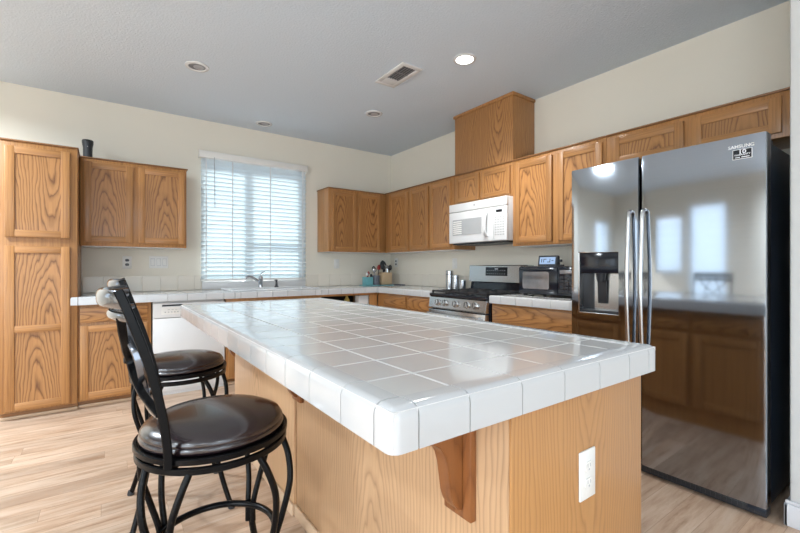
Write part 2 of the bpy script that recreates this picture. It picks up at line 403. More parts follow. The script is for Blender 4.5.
for n_, (p0, p1, q0, q1) in enumerate(LW[1:] + [(-4.02, -3.28, 1.05, 2.15)]):
    w = bpy.data.objects.new('window_%d' % (n_ + 2), None); COL.objects.link(w); w.location = (XL, (p0 + p1) / 2, q0); w['kind'] = 'structure'
    if n_ == 2: w.location = ((p0 + p1) / 2, YW, q0); w.rotation_euler = (0, 0, R(-90))
    hw_, hh_ = (p1 - p0) / 2, q1 - q0; bm = newbm()
    for q in ((-hw_, -hw_ + 0.04, 0, hh_), (hw_ - 0.04, hw_, 0, hh_), (-hw_, hw_, 0, 0.04), (-hw_, hw_, hh_ - 0.04, hh_)): box(bm, -0.10, -0.05, q[0], q[1], q[2], q[3], 0.003)
    obj('window_frame', bm, 'white', w)
    bm = newbm()
    for k_ in range(int((hh_ - 0.08) / 0.046)):
        z_ = 0.05 + k_ * 0.046; prism(bm, [(-0.048, z_ + 0.012), (-0.046, z_ + 0.014), (-0.006, z_ - 0.012), (-0.008, z_ - 0.014)], -hw_ + 0.01, hw_ - 0.01, 'XZ')
    obj('blind_slats', bm, 'slat', w, 0)

bl = thing('window_blind', 'white horizontal slat blind covering the window above the sink', 'blind', (1.412, YW - 0.004, 0.99))
bm = newbm(); box(bm, -0.607, 0.607, -0.068, -0.004, 1.350, 1.424, 0.006); box(bm, -0.612, -0.606, -0.07, -0.002, 1.345, 1.428, 0.002); box(bm, 0.606, 0.612, -0.07, -0.002, 1.345, 1.428, 0.002)
obj('valance', bm, 'plate', bl)
bm = newbm(); n = 28
for k in range(n):
    z = 0.066 + k * 0.0465; ang = R(50); dx = 0.025
    prof = []
    pts = [(-dx * math.cos(ang) * s + 0.004 * (1 - s * s) * math.sin(ang), dx * math.sin(ang) * s + 0.004 * (1 - s * s) * math.cos(ang)) for s in (-1, -0.5, 0, 0.5, 1)]
    tk = 0.0026
    ol = [(u - 0.036, v + z + tk / 2) for u, v in pts] + [(u - 0.036, v + z - tk / 2) for u, v in reversed(pts)]
    prism(bm, ol, -0.592, 0.592, 'YZ')
obj('slats', bm, 'slat', bl, 30)
bm = newbm(); box(bm, -0.594, 0.594, -0.06, -0.012, 0.022, 0.045, 0.004); obj('bottom_rail', bm, 'plate', bl)
bm = newbm()
for x in (-0.545, -0.275, 0.145, 0.545): box(bm, x - 0.0055, x + 0.0055, -0.0625, -0.0605, 0.03, 1.35)
obj('ladder_tape', bm, 'white', bl, 0)
bm = newbm(); sweep(bm, [(-0.465, -0.072, 1.36), (-0.462, -0.074, 1.1), (-0.46, -0.074, 0.82)], circ(0.004, 8), (1, 0, 0)); obj('tilt_wand', bm, 'mark_grey', bl)

bm = newbm(); box(bm, -4, 9, YW + T + 0.01, 14, -0.25, -0.15); g = struct('ground_outside', bm, 'ground')  # garden ground outside the kitchen window
fe = thing('garden_fence', 'grey board fence standing outside behind the blind slats', 'fence', (1.6, 8.3, -0.15))
bm = newbm()
for k in range(26): box(bm, -2.6 + k * 0.2, -2.6 + k * 0.2 + 0.19, 0, 0.025, 0, 1.72, 0.004)
obj('fence_boards', bm, 'fence', fe)
bm = newbm(); box(bm, -2.62, 2.62, -0.05, 0.0, 1.30, 1.40, 0.004); box(bm, -2.62, 2.62, -0.05, 0.0, 0.3, 0.4, 0.004); obj('fence_rail', bm, 'fence', fe)

# ------------------------------------------------------------------ cabinets
def door(parent, x0, x1, z0, z1, y=0.0, fw=0.055, th=0.02, drawer=False, name=None, mid=None):
    bm = newbm(); cx, cz = (x0 + x1) / 2, (z0 + z1) / 2; hw, hz = (x1 - x0) / 2, (z1 - z0) / 2
    b = 0.0035
    if drawer:
        box(bm, -hw, hw, -th, 0, -hz, hz, 0.006, 0)
        o = obj(name or 'drawer', bm, ['oak_ph'], parent); o.location = (cx, y, cz); return o
    box(bm, -hw, -hw + fw, -th, 0, -hz, hz, b, 0); box(bm, hw - fw, hw, -th, 0, -hz, hz, b, 0)
    box(bm, -hw + fw - .001, hw - fw + .001, -th + .0008, 0, hz - fw, hz, b, 1); box(bm, -hw + fw - .001, hw - fw + .001, -th + .0008, 0, -hz, -hz + fw, b, 1)
    spans = [(-hz + fw, hz - fw)]
    if mid is not None:
        mz = mid - cz; box(bm, -hw + fw - .001, hw - fw + .001, -th + .0008, 0, mz - fw / 2, mz + fw / 2, b, 1)
        spans = [(-hz + fw, mz - fw / 2), (mz + fw / 2, hz - fw)]
    o = obj('door', bm, ['oak_v', 'oak_h'], parent); o.location = (cx, y, cz)
    for s0, s1 in spans:
        p = newbm(); c = (s0 + s1) / 2; hs = (s1 - s0) / 2 + 0.006; ww = hw - fw + 0.006
        box(p, -ww, ww, -th + 0.009, -0.003, -hs, hs)
        pp = obj('panel', p, 'oak_p', o); pp.location = (0, 0, c)
    return o
def cabinet(name, label, loc, rz, w, d, z0, z1, fronts, crown=False, toe=False, hollow=False, group=None, under=False, cat='cabinet', crown_end=(0.012, 0.012)):
    t = thing(name, label, cat, (loc[0], loc[1], 0 if toe else z0), rz, group); zb = 0 if toe else z0
    A, B = z0 - zb, z1 - zb
    bm = newbm(); k = 0.045
    if hollow:
        box(bm, 0, 0.018, 0.02, d, A, B); box(bm, w - 0.018, w, 0.02, d, A, B); box(bm, 0.018, w - 0.018, d - 0.012, d, A, B, mat=1); box(bm, 0.018, w - 0.018, 0.02, d - 0.012, A, A + 0.018)
        for q in hollow: box(bm, q[0], q[1], 0, 0.02, q[2], q[3], 0.001)
    else:
        box(bm, 0, w, 0, d, A, B, 0.002)
    obj('carcass', bm, ['oak_v', 'dark_in'], t)
    if under:
        bm = newbm(); box(bm, 0.012, w - 0.012, 0.02, d - 0.002, A - 0.005, A - 0.0005); obj('underside', bm, 'white', t, label='pale underside panel')
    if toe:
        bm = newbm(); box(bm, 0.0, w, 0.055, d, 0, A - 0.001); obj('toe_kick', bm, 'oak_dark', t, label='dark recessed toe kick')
        bm = newbm(); box(bm, 0.0, w, 0.042, 0.0545, 0, 0.022, 0.003); obj('base_strip', bm, 'strip', t)
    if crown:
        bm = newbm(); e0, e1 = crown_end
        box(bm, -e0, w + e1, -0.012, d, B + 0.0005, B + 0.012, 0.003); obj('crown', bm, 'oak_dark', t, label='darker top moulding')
    for f in fronts:
        kind, x0, x1, f0, f1 = f[:5]
        door(t, x0, x1, f0 - zb, f1 - zb, drawer=(kind == 'drawer'), mid=(f[5] - zb) if len(f) > 5 else None, fw=0.045 if (x1 - x0) < 0.36 else 0.055)
    return t
RZ = R(-90)
# pantry
cabinet('pantry_cabinet', 'tall oak pantry cabinet at the far left of the kitchen', (-0.655, 4.212), 0, 0.462, YW - 4.216, 0.062, 2.118,
        [('door', 0.035, 0.415, 1.392, 2.080), ('door', 0.035, 0.415, 0.078, 1.325, 0.690)], crown=True, toe=True, crown_end=(0.0, 0.008))
# left wall cabinet
cabinet('wall_cabinet', 'two-door oak wall cabinet left of the window', (-0.188, 4.522), 0, 0.83, YW - 4.525, 1.352, 2.122,
        [('door', 0.022, 0.385, 1.385, 2.092), ('door', 0.425, 0.812, 1.385, 2.092)], crown=True, under=True, crown_end=(-0.002, 0.012))
# base cabinet left of dishwasher
cabinet('base_cabinet', 'oak base cabinet with one drawer between pantry and dishwasher', (-0.192, 4.235), 0, 0.512, YW - 4.239, 0.062, 0.852,
        [('drawer', 0.015, 0.487, 0.705, 0.832), ('door', 0.015, 0.487, 0.078, 0.682)], toe=True)
# sink base and open corner base
cabinet('sink_cabinet', 'oak sink base cabinet under the window', (0.945, 4.235), 0, 0.985, YW - 4.239, 0.062, 0.852,
        [('drawer', 0.02, 0.48, 0.70, 0.820), ('drawer', 0.505, 0.965, 0.70, 0.820), ('door', 0.02, 0.48, 0.078, 0.68), ('door', 0.505, 0.965, 0.078, 0.68)], toe=True,
        hollow=[(0, 0.985, 0.68, 0.852), (0, 0.985, 0.062, 0.13), (0, 0.03, 0.13, 0.68), (0.955, 0.985, 0.13, 0.68), (0.47, 0.515, 0.13, 0.68)])
oc = cabinet('corner_cabinet', 'oak corner base cabinet with an open dark shelf below the counter', (1.932, 4.235), 0, 0.771, YW - 4.239, 0.062, 0.852,
        [('door', 0.03, 0.66, 0.078, 0.60)], toe=True,
        hollow=[(0, 0.765, 0.828, 0.852), (0, 0.765, 0.062, 0.13), (0, 0.02, 0.13, 0.828), (0.655, 0.765, 0.13, 0.828), (0.02, 0.655, 0.60, 0.67)])
bm = newbm(); box(bm, 0.018, 0.747, 0.022, 0.58, 0.655, 0.672); obj('shelf', bm, 'oak_h', oc)
# uppers right of window
cabinet('wall_cabinet', 'two-door oak wall cabinet on the window wall in the corner', (2.178, 4.518), 0, XW - 2.181, YW - 4.522, 1.352, 2.122,
        [('door', 0.045, 0.376, 1.375, 2.088), ('door', 0.408, 0.738, 1.375, 2.088)], crown=True, under=True, crown_end=(0.012, -0.002))
def rcab(name, label, y0, y1, z0, z1, fronts, **kw):
    fr = [(k, y0 - a, y0 - b, c, d) for k, a, b, c, d in fronts]
    return cabinet(name, label, (kw.pop('xf', 2.994), y0), RZ, y0 - y1, kw.pop('depth', XW - 2.997), z0, z1, fr, **kw)
rcab('wall_cabinet', 'single-door oak wall cabinet in the corner of the range wall', 4.492, 3.962, 1.352, 2.122, [('door', 4.395, 3.985, 1.375, 2.088)], crown=True, under=True, crown_end=(0, 0))
rcab('wall_cabinet', 'two-door oak wall cabinet just left of the white microwave', 3.960, 3.180, 1.352, 2.122, [('door', 3.940, 3.598, 1.375, 2.088), ('door', 3.562, 3.222, 1.375, 2.088)], crown=True, under=True, crown_end=(0, 0))
rcab('wall_cabinet', 'short two-door oak cabinet directly above the white microwave', 3.176, 2.414, 1.812, 2.122, [('door', 3.145, 2.815, 1.832, 2.092), ('door', 2.788, 2.435, 1.832, 2.092)], crown=True, crown_end=(0, 0))
rcab('wall_cabinet', 'two-door oak wall cabinet between microwave and refrigerator', 2.411, 1.560, 1.352, 2.122, [('door', 2.382, 2.004, 1.378, 2.092), ('door', 1.952, 1.582, 1.378, 2.092)], crown=True, under=True, crown_end=(0, 0))
rcab('wall_cabinet', 'wide short two-door oak cabinet above the refrigerator', 1.557, 0.476, 1.872, 2.122, [('door', 1.512, 1.056, 1.898, 2.095), ('door', 1.016, 0.592, 1.898, 2.095)], crown=True, crown_end=(0, 0))
# duct chase
t = thing('vent_chase', 'tall oak box rising to the ceiling above the microwave cabinet', 'duct cover', (2.994, 3.172, 2.135), RZ)
bm = newbm(); box(bm, 0, 0.76, 0, XW - 2.997, 0.0005, H - 2.136, 0.003); obj('casing', bm, 'oak_p', t, center=True)
bm = newbm(); box(bm, -0.014, 0.774, -0.014, XW - 2.997, H - 2.135 - 0.03, H - 2.1355, 0.006); obj('top_trim', bm, 'oak_v', t, center=True)
# right base cabinets
rcab('base_cabinet', 'oak base cabinet with two drawers left of the range', 4.2335, 3.176, 0.062, 0.852,
     [('drawer', 4.068, 3.640, 0.705, 0.835), ('drawer', 3.598, 3.205, 0.705, 0.835), ('door', 4.068, 3.640, 0.078, 0.685), ('door', 3.598, 3.205, 0.078, 0.685)], xf=2.705, depth=XW - 2.709, toe=True)
rcab('base_cabinet', 'oak base cabinet with one wide drawer between range and refrigerator', 2.402, 1.492, 0.062, 0.852,
     [('drawer', 2.385, 1.508, 0.665, 0.835), ('door', 2.385, 1.955, 0.078, 0.645), ('door', 1.935, 1.508, 0.078, 0.645)], xf=2.705, depth=XW - 2.709, toe=True)

# ------------------------------------------------------------------ tiled worktops
GAP = 0.0036
def field(bm, xs, ys, z, skip=None, mat=0):
    for x0, x1 in zip(xs, xs[1:]):
        for y0, y1 in zip(ys, ys[1:]):
            if skip and skip(x0, x1, y0, y1): continue
            box(bm, x0 + GAP / 2, x1 - GAP / 2, y0 + GAP / 2, y1 - GAP / 2, z - 0.007, z, 0.0022, mat, 1)
def grid(a, b, step, first=None):
    out = [a]; p = a + (first if first else step)
    while p < b - 0.03: out.append(p); p += step
    out.append(b); return out
def cap(bm, lo, hi, fixed, inner, z0, z1, axis, r=0.018, mat=1):
    """one edge tile: spans lo..hi along axis, from the outer face 'fixed' in to 'inner'"""
    lo += 0.0016; hi -= 0.0016
    if axis == 'x': a = (lo, hi, min(fixed, inner), max(fixed, inner))
    else: a = (min(fixed, inner), max(fixed, inner), lo, hi)
    i = 1 if axis == 'x' else 0
    box(bm, *a, z0, z1, r, mat, 4, edges=lambda c: abs(c[i] - fixed) < 1e-4 and abs(c.z - z1) < 1e-4)
# island top
IX0, IX1, IY0, IY1, IZ = 0.387, 1.388, 0.562, 2.990, 0.920
ix0, ix1, iy0, iy1 = IX0 + 0.058, IX1 - 0.060, IY0 + 0.057, IY1 - 0.060
xs = grid(ix0, ix1, 0.159, 0.126); ys = grid(iy0, iy1, 0.160, 0.127)
it = thing('island_countertop', 'large white tiled countertop on the kitchen island', 'countertop', (0, 0, 0.844))
def loc(bm, dz): bmesh.ops.translate(bm, verts=bm.verts, vec=(0, 0, -dz)); return bm
bm = newbm(); field(bm, xs, ys, IZ); obj('tile_field', loc(bm, 0.844), 'tile', it, 30)
bm = newbm(); box(bm, IX0 + 0.005, IX1 - 0.005, IY0 + 0.005, IY1 - 0.005, 0.846, IZ - 0.0035); obj('grout_bed', loc(bm, 0.844), 'grout', it, 0)
bm = newbm(); Z0, Z1 = 0.8445, IZ + 0.003
for a, b in zip(ys, ys[1:]): cap(bm, a, b, IX0, ix0 - 0.002, Z0, Z1, 'y', 0.021, mat=0); cap(bm, a, b, IX1, ix1 + 0.002, Z0, Z1, 'y', 0.021, mat=0)
for a, b in zip(xs, xs[1:]): cap(bm, a, b, IY0, iy0 - 0.002, Z0, Z1, 'x', 0.021, mat=0); cap(bm, a, b, IY1, iy1 + 0.002, Z0, Z1, 'x', 0.021, mat=0)
for X, xi in ((IX0, ix0 - 0.002), (IX1, ix1 + 0.002)):
    for Y, yi in ((IY0, iy0 - 0.002), (IY1, iy1 + 0.002)):
        box(bm, min(X, xi), max(X, xi), min(Y, yi), max(Y, yi), Z0, Z1, 0.021, 0, 4,
            edges=lambda c: (abs(c.x - X) < 1e-4 and abs(c.y - Y) < 1e-4) or (abs(c.z - Z1) < 1e-4 and (abs(c.x - X) < 1e-4 or abs(c.y - Y) < 1e-4)))
obj('edge_tiles', loc(bm, 0.844), 'tile_cap', it)
# kitchen counters
CZ = 0.919
SX0, SX1, SY0, SY1 = 1.02, 1.94, 4.30, 4.72     # sink hole
ct = thing('countertop', 'white tiled L-shaped counter running under the window to the range', 'countertop', (0, 0, 0.853))
bm = newbm(); z0, z1 = 0.8535, CZ - 0.003
for q in ((-0.186, SX0, 4.20, YW - 0.002), (SX1, XW - 0.002, 4.20, YW - 0.002), (SX0, SX1, 4.20, SY0), (SX0, SX1, SY1, YW - 0.002), (2.68, XW - 0.002, 3.18, 4.20)):
    box(bm, *q, z0, z1)
obj('grout_bed', loc(bm, 0.853), 'grout_dark', ct, 0)
CF, XF = 4.188, 2.668
bm = newbm()
sk = lambda a, b, c, d: b > SX0 and a < SX1 and d > SY0 and c < SY1
gx = sorted([-0.188, SX0, SX1] + [v for v in grid(-0.188, XW - 0.003, 0.158) if abs(v - SX0) > 0.04 and abs(v - SX1) > 0.04 and v > -0.18])
gy = sorted([CF + 0.055, SY0, SY1, YW - 0.003, 4.40, 4.56])
field(bm, gx, gy, CZ, sk)
field(bm, grid(XF + 0.055, XW - 0.003, 0.158), grid(3.178, CF + 0.054, 0.158), CZ)
obj('tile_field', loc(bm, 0.853), 'tile', ct, 30)
bm = newbm()
for a, b in zip(gx, gx[1:]):
    if a < XF: cap(bm, a, min(b, XF), CF, CF + 0.053, 0.855, CZ + 0.002, 'x', 0.014, 0)
box(bm, -0.236, -0.1905, CF, CF + 0.0025, 0.855, CZ + 0.002, 0.012, 0, 3, edges=lambda c: abs(c.z - CZ - 0.002) < 1e-4 and (abs(c.y - CF) < 1e-4 or abs(c.x + 0.236) < 1e-4))
for a, b in zip(*(lambda g: (g, g[1:]))(grid(3.178, CF, 0.158))): cap(bm, a, b, XF, XF + 0.053, 0.855, CZ + 0.002, 'y', 0.014, 0)
obj('edge_tiles', loc(bm, 0.853), 'tile_cap', ct)
c2 = thing('countertop', 'short white tiled counter between the range and the refrigerator', 'countertop', (0, 0, 0.853))
bm = newbm(); box(bm, 2.68, XW - 0.002, 1.49, 2.400, z0, z1); obj('grout_bed', loc(bm, 0.853), 'grout_dark', c2, 0)
bm = newbm(); field(bm, grid(XF + 0.055, XW - 0.003, 0.158), grid(1.49, 2.402, 0.158), CZ); obj('tile_field', loc(bm, 0.853), 'tile', c2, 30)
bm = newbm()
for a, b in zip(*(lambda g: (g, g[1:]))(grid(1.49, 2.402, 0.158))): cap(bm, a, b, XF, XF + 0.053, 0.855, CZ + 0.002, 'y', 0.014, 0)
obj('edge_tiles', loc(bm, 0.853), 'tile_cap', c2)
# backsplash rows
def splash(name, a0, a1, fixed, axis):
    bm = newbm(); g = grid(a0, a1, 0.158)
    for a, b in zip(g, g[1:]):
        q = (a + 0.001, b - 0.001)
        if axis == 'x': box(bm, *q, fixed - 0.010, fixed - 0.001, CZ + 0.002, 1.072, 0.0025, 0, 1)
        else: box(bm, fixed - 0.010, fixed - 0.001, *q, CZ + 0.002, 1.072, 0.0025, 0, 1)
    if axis == 'x': box(bm, a0, a1, fixed - 0.006, fixed - 0.0005, CZ + 0.002, 1.068, mat=1)
    else: box(bm, fixed - 0.006, fixed - 0.0005, a0, a1, CZ + 0.002, 1.068, mat=1)
    struct(name, bm, ['tile_back', 'tile_back'])
splash('trim_2', -0.186, WX0 - 0.01, YW, 'x'); splash('trim_3', WX1 + 0.01, XW - 0.012, YW, 'x')
splash('trim_4', 3.178, YW - 0.012, XW, 'y'); splash('trim_5', 1.49, 2.402, XW, 'y')

# ------------------------------------------------------------------ island base
BX0, BX1, BY0, BY1 = 0.724, 1.337, 0.590, 2.930
ib = thing('kitchen_island', 'oak kitchen island base below the white tiled top', 'kitchen island', (BX0, BY0, 0))
bm = newbm(); box(bm, 0.004, BX1 - BX0 - 0.003, 0.004, BY1 - BY0, 0.0, 0.8435); obj('carcass', bm, 'oak_v', ib)
bm = newbm(); box(bm, 0.0, BX1 - BX0, -0.002, 0.0035, 0, 0.8430, 0.001); obj('end_panel', bm, 'oak_island', ib, center=True)
bm = newbm(); box(bm, -0.001, 0.0035, 0.004, 1.246, 0, 0.8430, 0.001); obj('side_panel', bm, 'oak_pale', ib, center=True)
bm = newbm(); box(bm, -0.012, 0.0035, 1.250, BY1 - BY0, 0, 0.8430, 0.001); obj('side_panel', bm, 'oak_pale', ib, center=True)
bm = newbm(); box(bm, -0.013, -0.0015, 0.0, 1.249, 0, 0.055, 0.003); box(bm, -0.024, -0.0125, 1.2495, BY1 - BY0, 0, 0.055, 0.003); obj('base_strip', bm, 'strip', ib)
CORB = [(-0.164, 0.843), (-0.164, 0.774), (-0.158, 0.764), (-0.136, 0.757), (-0.1075, 0.75), (-0.0903, 0.738), (-0.0774, 0.718), (-0.0688, 0.69), (-0.0636, 0.655), (-0.0585, 0.62), (-0.0499, 0.596), (-0.0361, 0.578), (-0.0215, 0.572), (-0.0215, 0.843)]
def corbel(y):
    bm = newbm()
    pts = CORB
    prism(bm, pts, y, y + 0.042, 'XZ', 0.002)
    o = obj('corbel', bm, 'oak_bracket', ib, 30)
    bm = newbm(); box(bm, -0.021, -0.0015, y - 0.026, y + 0.068, 0.552, 0.843, 0.002); obj('back_board', bm, 'oak_bracket', o)
    return o
corbel(0.717 - BY0); corbel(1.185)
bm = newbm(); y = 2.235; prism(bm, [(u - 0.0125 if u > -0.03 else u - 0.01, v) for u, v in CORB], y, y + 0.042, 'XZ', 0.002); obj('corbel', bm, 'oak_bracket', ib)
# cupboard doors on the range side
dr = bpy.data.objects.new('door_row', None)
for k in range(4):
    y0 = 0.04 + k * 0.565; bm = newbm(); hw, hz, fw, th = 0.26, 0.27, 0.055, 0.02
    for q in ((-hw, -hw + fw, -hz, hz), (hw - fw, hw, -hz, hz), (-hw + fw, hw - fw, hz - fw, hz), (-hw + fw, hw - fw, -hz, -hz + fw)): box(bm, q[0], q[1], -th, 0, q[2], q[3], 0.003)
    box(bm, -hw + fw - 0.004, hw - fw + 0.004, -th + 0.009, 0, -hz + fw - 0.004, hz - fw + 0.004)
    o = obj('door', bm, 'oak_v', ib); o.rotation_euler = (0, 0, R(90)); o.location = (BX1 - BX0 - 0.0025, y0 + hw, 0.40)
    bm = newbm(); box(bm, -hw, hw, -th, 0, -0.06, 0.06, 0.005); o = obj('drawer', bm, 'oak_ph', ib); o.rotation_euler = (0, 0, R(90)); o.location = (BX1 - BX0 - 0.0025, y0 + hw, 0.76)
bpy.data.objects.remove(dr)
def outlet_geo(parent, holes=True):
    pass
def duplex(bm_plate, w, h):
    box(bm_plate, -w / 2, w / 2, -0.006, 0, -h / 2, h / 2, 0.003)
def sockets(parent, pos=(0, 0, 0), dark=False):
    for s in (-1, 1):
        bm = newbm(); ol = []
        for k in range(20):
            a = 2 * math.pi * k / 20; ol.append((0.0165 * math.cos(a), max(-0.0125, min(0.0125, 0.0165 * math.sin(a))) + s * 0.0215))
        prism(bm, ol, -0.0085, -0.0055, 'XZ', mat=0)
        m = 1
        for dx in (-0.0065, 0.0055): box(bm, dx, dx + 0.0016, -0.0092, -0.0084, s * 0.0215 - 0.001, s * 0.0215 + 0.008, mat=1)
        box(bm, -0.002, 0.002, -0.0092, -0.0084, s * 0.0215 - 0.009, s * 0.0215 - 0.005, mat=1)
        obj('socket', bm, ['black_plastic' if dark else 'plate', 'mark_grey'], parent)
bm = newbm(); duplex(bm, 0.074, 0.128)
pl = obj('outlet_plate', bm, 'plate', ib, label='white duplex outlet on the island end'); pl.location = (1.026 - BX0, -0.002, 0.620)
sockets(pl)

# ------------------------------------------------------------------ outlets and switches on the walls
def outlet(label, loc, rz, dark=False):
    t = thing('wall_outlet', label, 'outlet', loc, rz); bm = newbm(); duplex(bm, 0.076, 0.122); p = obj('cover_plate', bm, 'plate', t); sockets(t, dark=dark); return t
outlet('white wall outlet with dark sockets left of the light switches', (0.163, YW - 0.0008, 1.209), 0, True)
outlet('white wall outlet right of the window blind', (2.449, YW - 0.0008, 1.207), 0)
outlet('white wall outlet behind the knife block on the range wall', (XW - 0.0008, 4.70, 1.225), RZ, True)
outlet('white wall outlet above the steel canisters', (XW - 0.0008, 3.51, 1.205), RZ)
t = thing('light_switch', 'three-gang white switch plate beside the left window edge', 'light switch', (0.432, YW - 0.0008, 1.213))
bm = newbm(); box(bm, -0.084, 0.084, -0.006, 0, -0.061, 0.061, 0.003); obj('cover_plate', bm, 'plate', t)
for k in (-1, 0, 1):
    bm = newbm(); box(bm, k * 0.052 - 0.016, k * 0.052 + 0.016, -0.009, -0.005, -0.034, 0.034, 0.002, 0); box(bm, k * 0.052 - 0.018, k * 0.052 + 0.018, -0.0064, -0.005, -0.037, 0.037, 0, 1); obj('rocker', bm, ['plate', 'mark_grey'], t)

# ------------------------------------------------------------------ sink, faucet, dishwasher
t = thing('kitchen_sink', 'white drop-in sink set in the counter under the window', 'sink', (1.48, 4.51, CZ + 0.0005))
bm = newbm(); w2, d2 = 0.475, 0.225
for q in ((-w2, w2, -d2, -d2 + 0.05), (-w2, w2, d2 - 0.05, d2), (-w2, -w2 + 0.05, -d2 + 0.05, d2 - 0.05), (w2 - 0.05, w2, -d2 + 0.05, d2 - 0.05), (-0.025, 0.025, -d2 + 0.05, d2 - 0.05)): box(bm, *q, 0.0, 0.012, 0.005)
obj('rim', bm, 'white', t)
for a, b in ((-w2 + 0.045, -0.022), (0.022, w2 - 0.045)):
    bm = newbm(); D = 0.17; y0, y1 = -d2 + 0.045, d2 - 0.045
    for q in ((a, a + 0.006, y0, y1, -D, 0.0), (b - 0.006, b, y0, y1, -D, 0.0), (a, b, y0, y0 + 0.006, -D, 0.0), (a, b, y1 - 0.006, y1, -D, 0.0), (a, b, y0, y1, -D - 0.006, -D)): box(bm, *q)
    lathe(bm, [(0.0, -D + 0.003), (0.035, -D + 0.003), (0.04, -D)], ((a + b) / 2, 0, 0), 20, 1)
    obj('basin', bm, ['white', 'chrome'], t)
t = thing('kitchen_faucet', 'chrome single-lever faucet behind the sink', 'faucet', (1.427, 4.712, CZ + 0.013))
bm = newbm(); lathe(bm, [(0.0, 0), (0.0245, 0), (0.0245, 0.008), (0.024, 0.014), (0.023, 0.10), (0.026, 0.104), (0.022, 0.125), (0.012, 0.132), (0.0, 0.133)], seg=24); obj('body', bm, 'chrome', t)
bm = newbm(); sweep(bm, spline([(-0.01, 0, 0.05), (-0.07, -0.02, 0.10), (-0.13, -0.04, 0.125), (-0.17, -0.05, 0.118), (-0.178, -0.052, 0.10)]), circ(0.014, 12), (0, 1, 0)); obj('spout', bm, 'chrome', t)
bm = newbm(); sweep(bm, spline([(0, 0, 0.125), (0.01, 0.005, 0.16), (0.05, 0.01, 0.185)]), circ(0.009, 10, 0.006), (0, 1, 0)); obj('lever', bm, 'chrome', t)
t = thing('soap_dispenser', 'small black soap pump on the counter right of the faucet', 'soap dispenser', (1.61, 4.712, CZ + 0.013))
bm = newbm(); lathe(bm, [(0, 0), (0.0235, 0), (0.0235, 0.008), (0.015, 0.014), (0.011, 0.055), (0.013, 0.075), (0.013, 0.085), (0, 0.087)], seg=20); obj('pump', bm, 'black_plastic', t)
bm = newbm(); sweep(bm, [(0.0, 0, 0.079), (-0.02, -0.02, 0.081), (-0.032, -0.035, 0.076)], circ(0.005, 8)); obj('nozzle', bm, 'black_plastic', t)

t = thing('dishwasher', 'white dishwasher below the counter behind the far bar stool', 'dishwasher', (0.328, 4.222, 0))
bm = newbm(); box(bm, 0.004, 0.604, 0.03, 0.59, 0.10, 0.848, 0.003); box(bm, 0.01, 0.60, 0.034, 0.55, 0.0, 0.1, 0.0, 0); obj('cabinet_body', bm, ['white', 'black_plastic'], t)
bm = newbm(); box(bm, 0.004, 0.604, 0.0, 0.028, 0.705, 0.838, 0.006); o = obj('control_panel', bm, 'white', t)
bm = newbm(); box(bm, 0.075, 0.24, -0.002, 0.002, 0.808, 0.824, 0.001); obj('handle_slot', bm, 'black_plastic', o)
bm = newbm(); box(bm, 0.07, 0.345, -0.0012, 0.002, 0.735, 0.800, 0.001, 0)
for k in range(9): box(bm, 0.095 + k * 0.025, 0.107 + k * 0.025, -0.0022, 0.0, 0.752, 0.760, 0, 1)
for k in range(6): box(bm, 0.12 + k * 0.03, 0.138 + k * 0.03, -0.0022, 0.0, 0.776, 0.780, 0, 1)
obj('button_strip', bm, ['plate', 'mark_grey'], o)
bm = newbm(); box(bm, 0.004, 0.604, 0.002, 0.028, 0.205, 0.700, 0.005); obj('door', bm, 'white', t)
bm = newbm(); box(bm, 0.004, 0.604, 0.014, 0.028, 0.035, 0.200, 0.004); box(bm, 0.03, 0.578, 0.009, 0.016, 0.055, 0.180, 0.004); obj('lower_panel', bm, 'white', t)

# ------------------------------------------------------------------ range
RX, RY, RWD = 2.632, 3.166, 0.756
t = thing('gas_range', 'stainless steel gas range with black grates below the microwave', 'range', (RX, RY, 0), RZ)
bm = newbm(); box(bm, 0.002, RWD - 0.002, 0.045, 0.655, 0.03, 0.893, 0.003); 
for q in ((0.05, 0.08), (0.67, 0.08), (0.05, 0.58), (0.67, 0.58)): lathe(bm, [(0.0, 0.0), (0.02, 0.0), (0.016, 0.03), (0, 0.03)], (q[0], q[1], 0), 12)
obj('body', bm, 'black', t)
bm = newbm(); prism(bm, [(0.044, 0.762), (0.004, 0.762), (-0.004, 0.772), (0.012, 0.868), (0.02, 0.874), (0.044, 0.874)], 0, RWD, 'YZ', 0.002); obj('control_panel', bm, 'steel', t)
for yy in (3.03, 2.93, 2.785, 2.635, 2.535):
    lx = RY - yy; bm = newbm()
    lathe(bm, [(0.0, -0.034), (0.023, -0.034), (0.0255, -0.030), (0.0265, -0.004), (0.033, 0.0), (0.033, 0.004), (0, 0.006)], (0, 0, 0), 24, 0, 'Y')
    box(bm, -0.0025, 0.0025, -0.0365, -0.033, -0.019, 0.019, 0.001, 1)
    o = obj('knob', bm, ['steel', 'black'], t); o.location = (lx, 0.0015, 0.820); o.rotation_euler = (R(-9), 0, 0)
bm = newbm(); box(bm, 0, RWD, -0.006, 0.044, 0.20, 0.752, 0.008); od = obj('oven_door', bm, 'steel', t)
bm = newbm(); box(bm, 0.10, RWD - 0.10, -0.0085, -0.004, 0.30, 0.62, 0.003); obj('door_window', bm, 'black', od)
bm = newbm(); sweep(bm, spline([(0.045, -0.052, 0.715), (0.38, -0.060, 0.712), (RWD - 0.045, -0.052, 0.715)]), circ(0.013, 12), (0, 0, 1))
for x in (0.06, RWD - 0.06): box(bm, x - 0.012, x + 0.012, -0.05, -0.005, 0.704, 0.726, 0.003)
obj('handle', bm, 'steel', od)
bm = newbm(); box(bm, 0, RWD, -0.002, 0.044, 0.05, 0.192, 0.006); obj('drawer', bm, 'steel', t)
bm = newbm(); box(bm, -0.002, RWD + 0.002, 0.006, 0.60, 0.8755, 0.905, 0.008, 0, 3); obj('cooktop', bm, 'black', t)
bm = newbm()
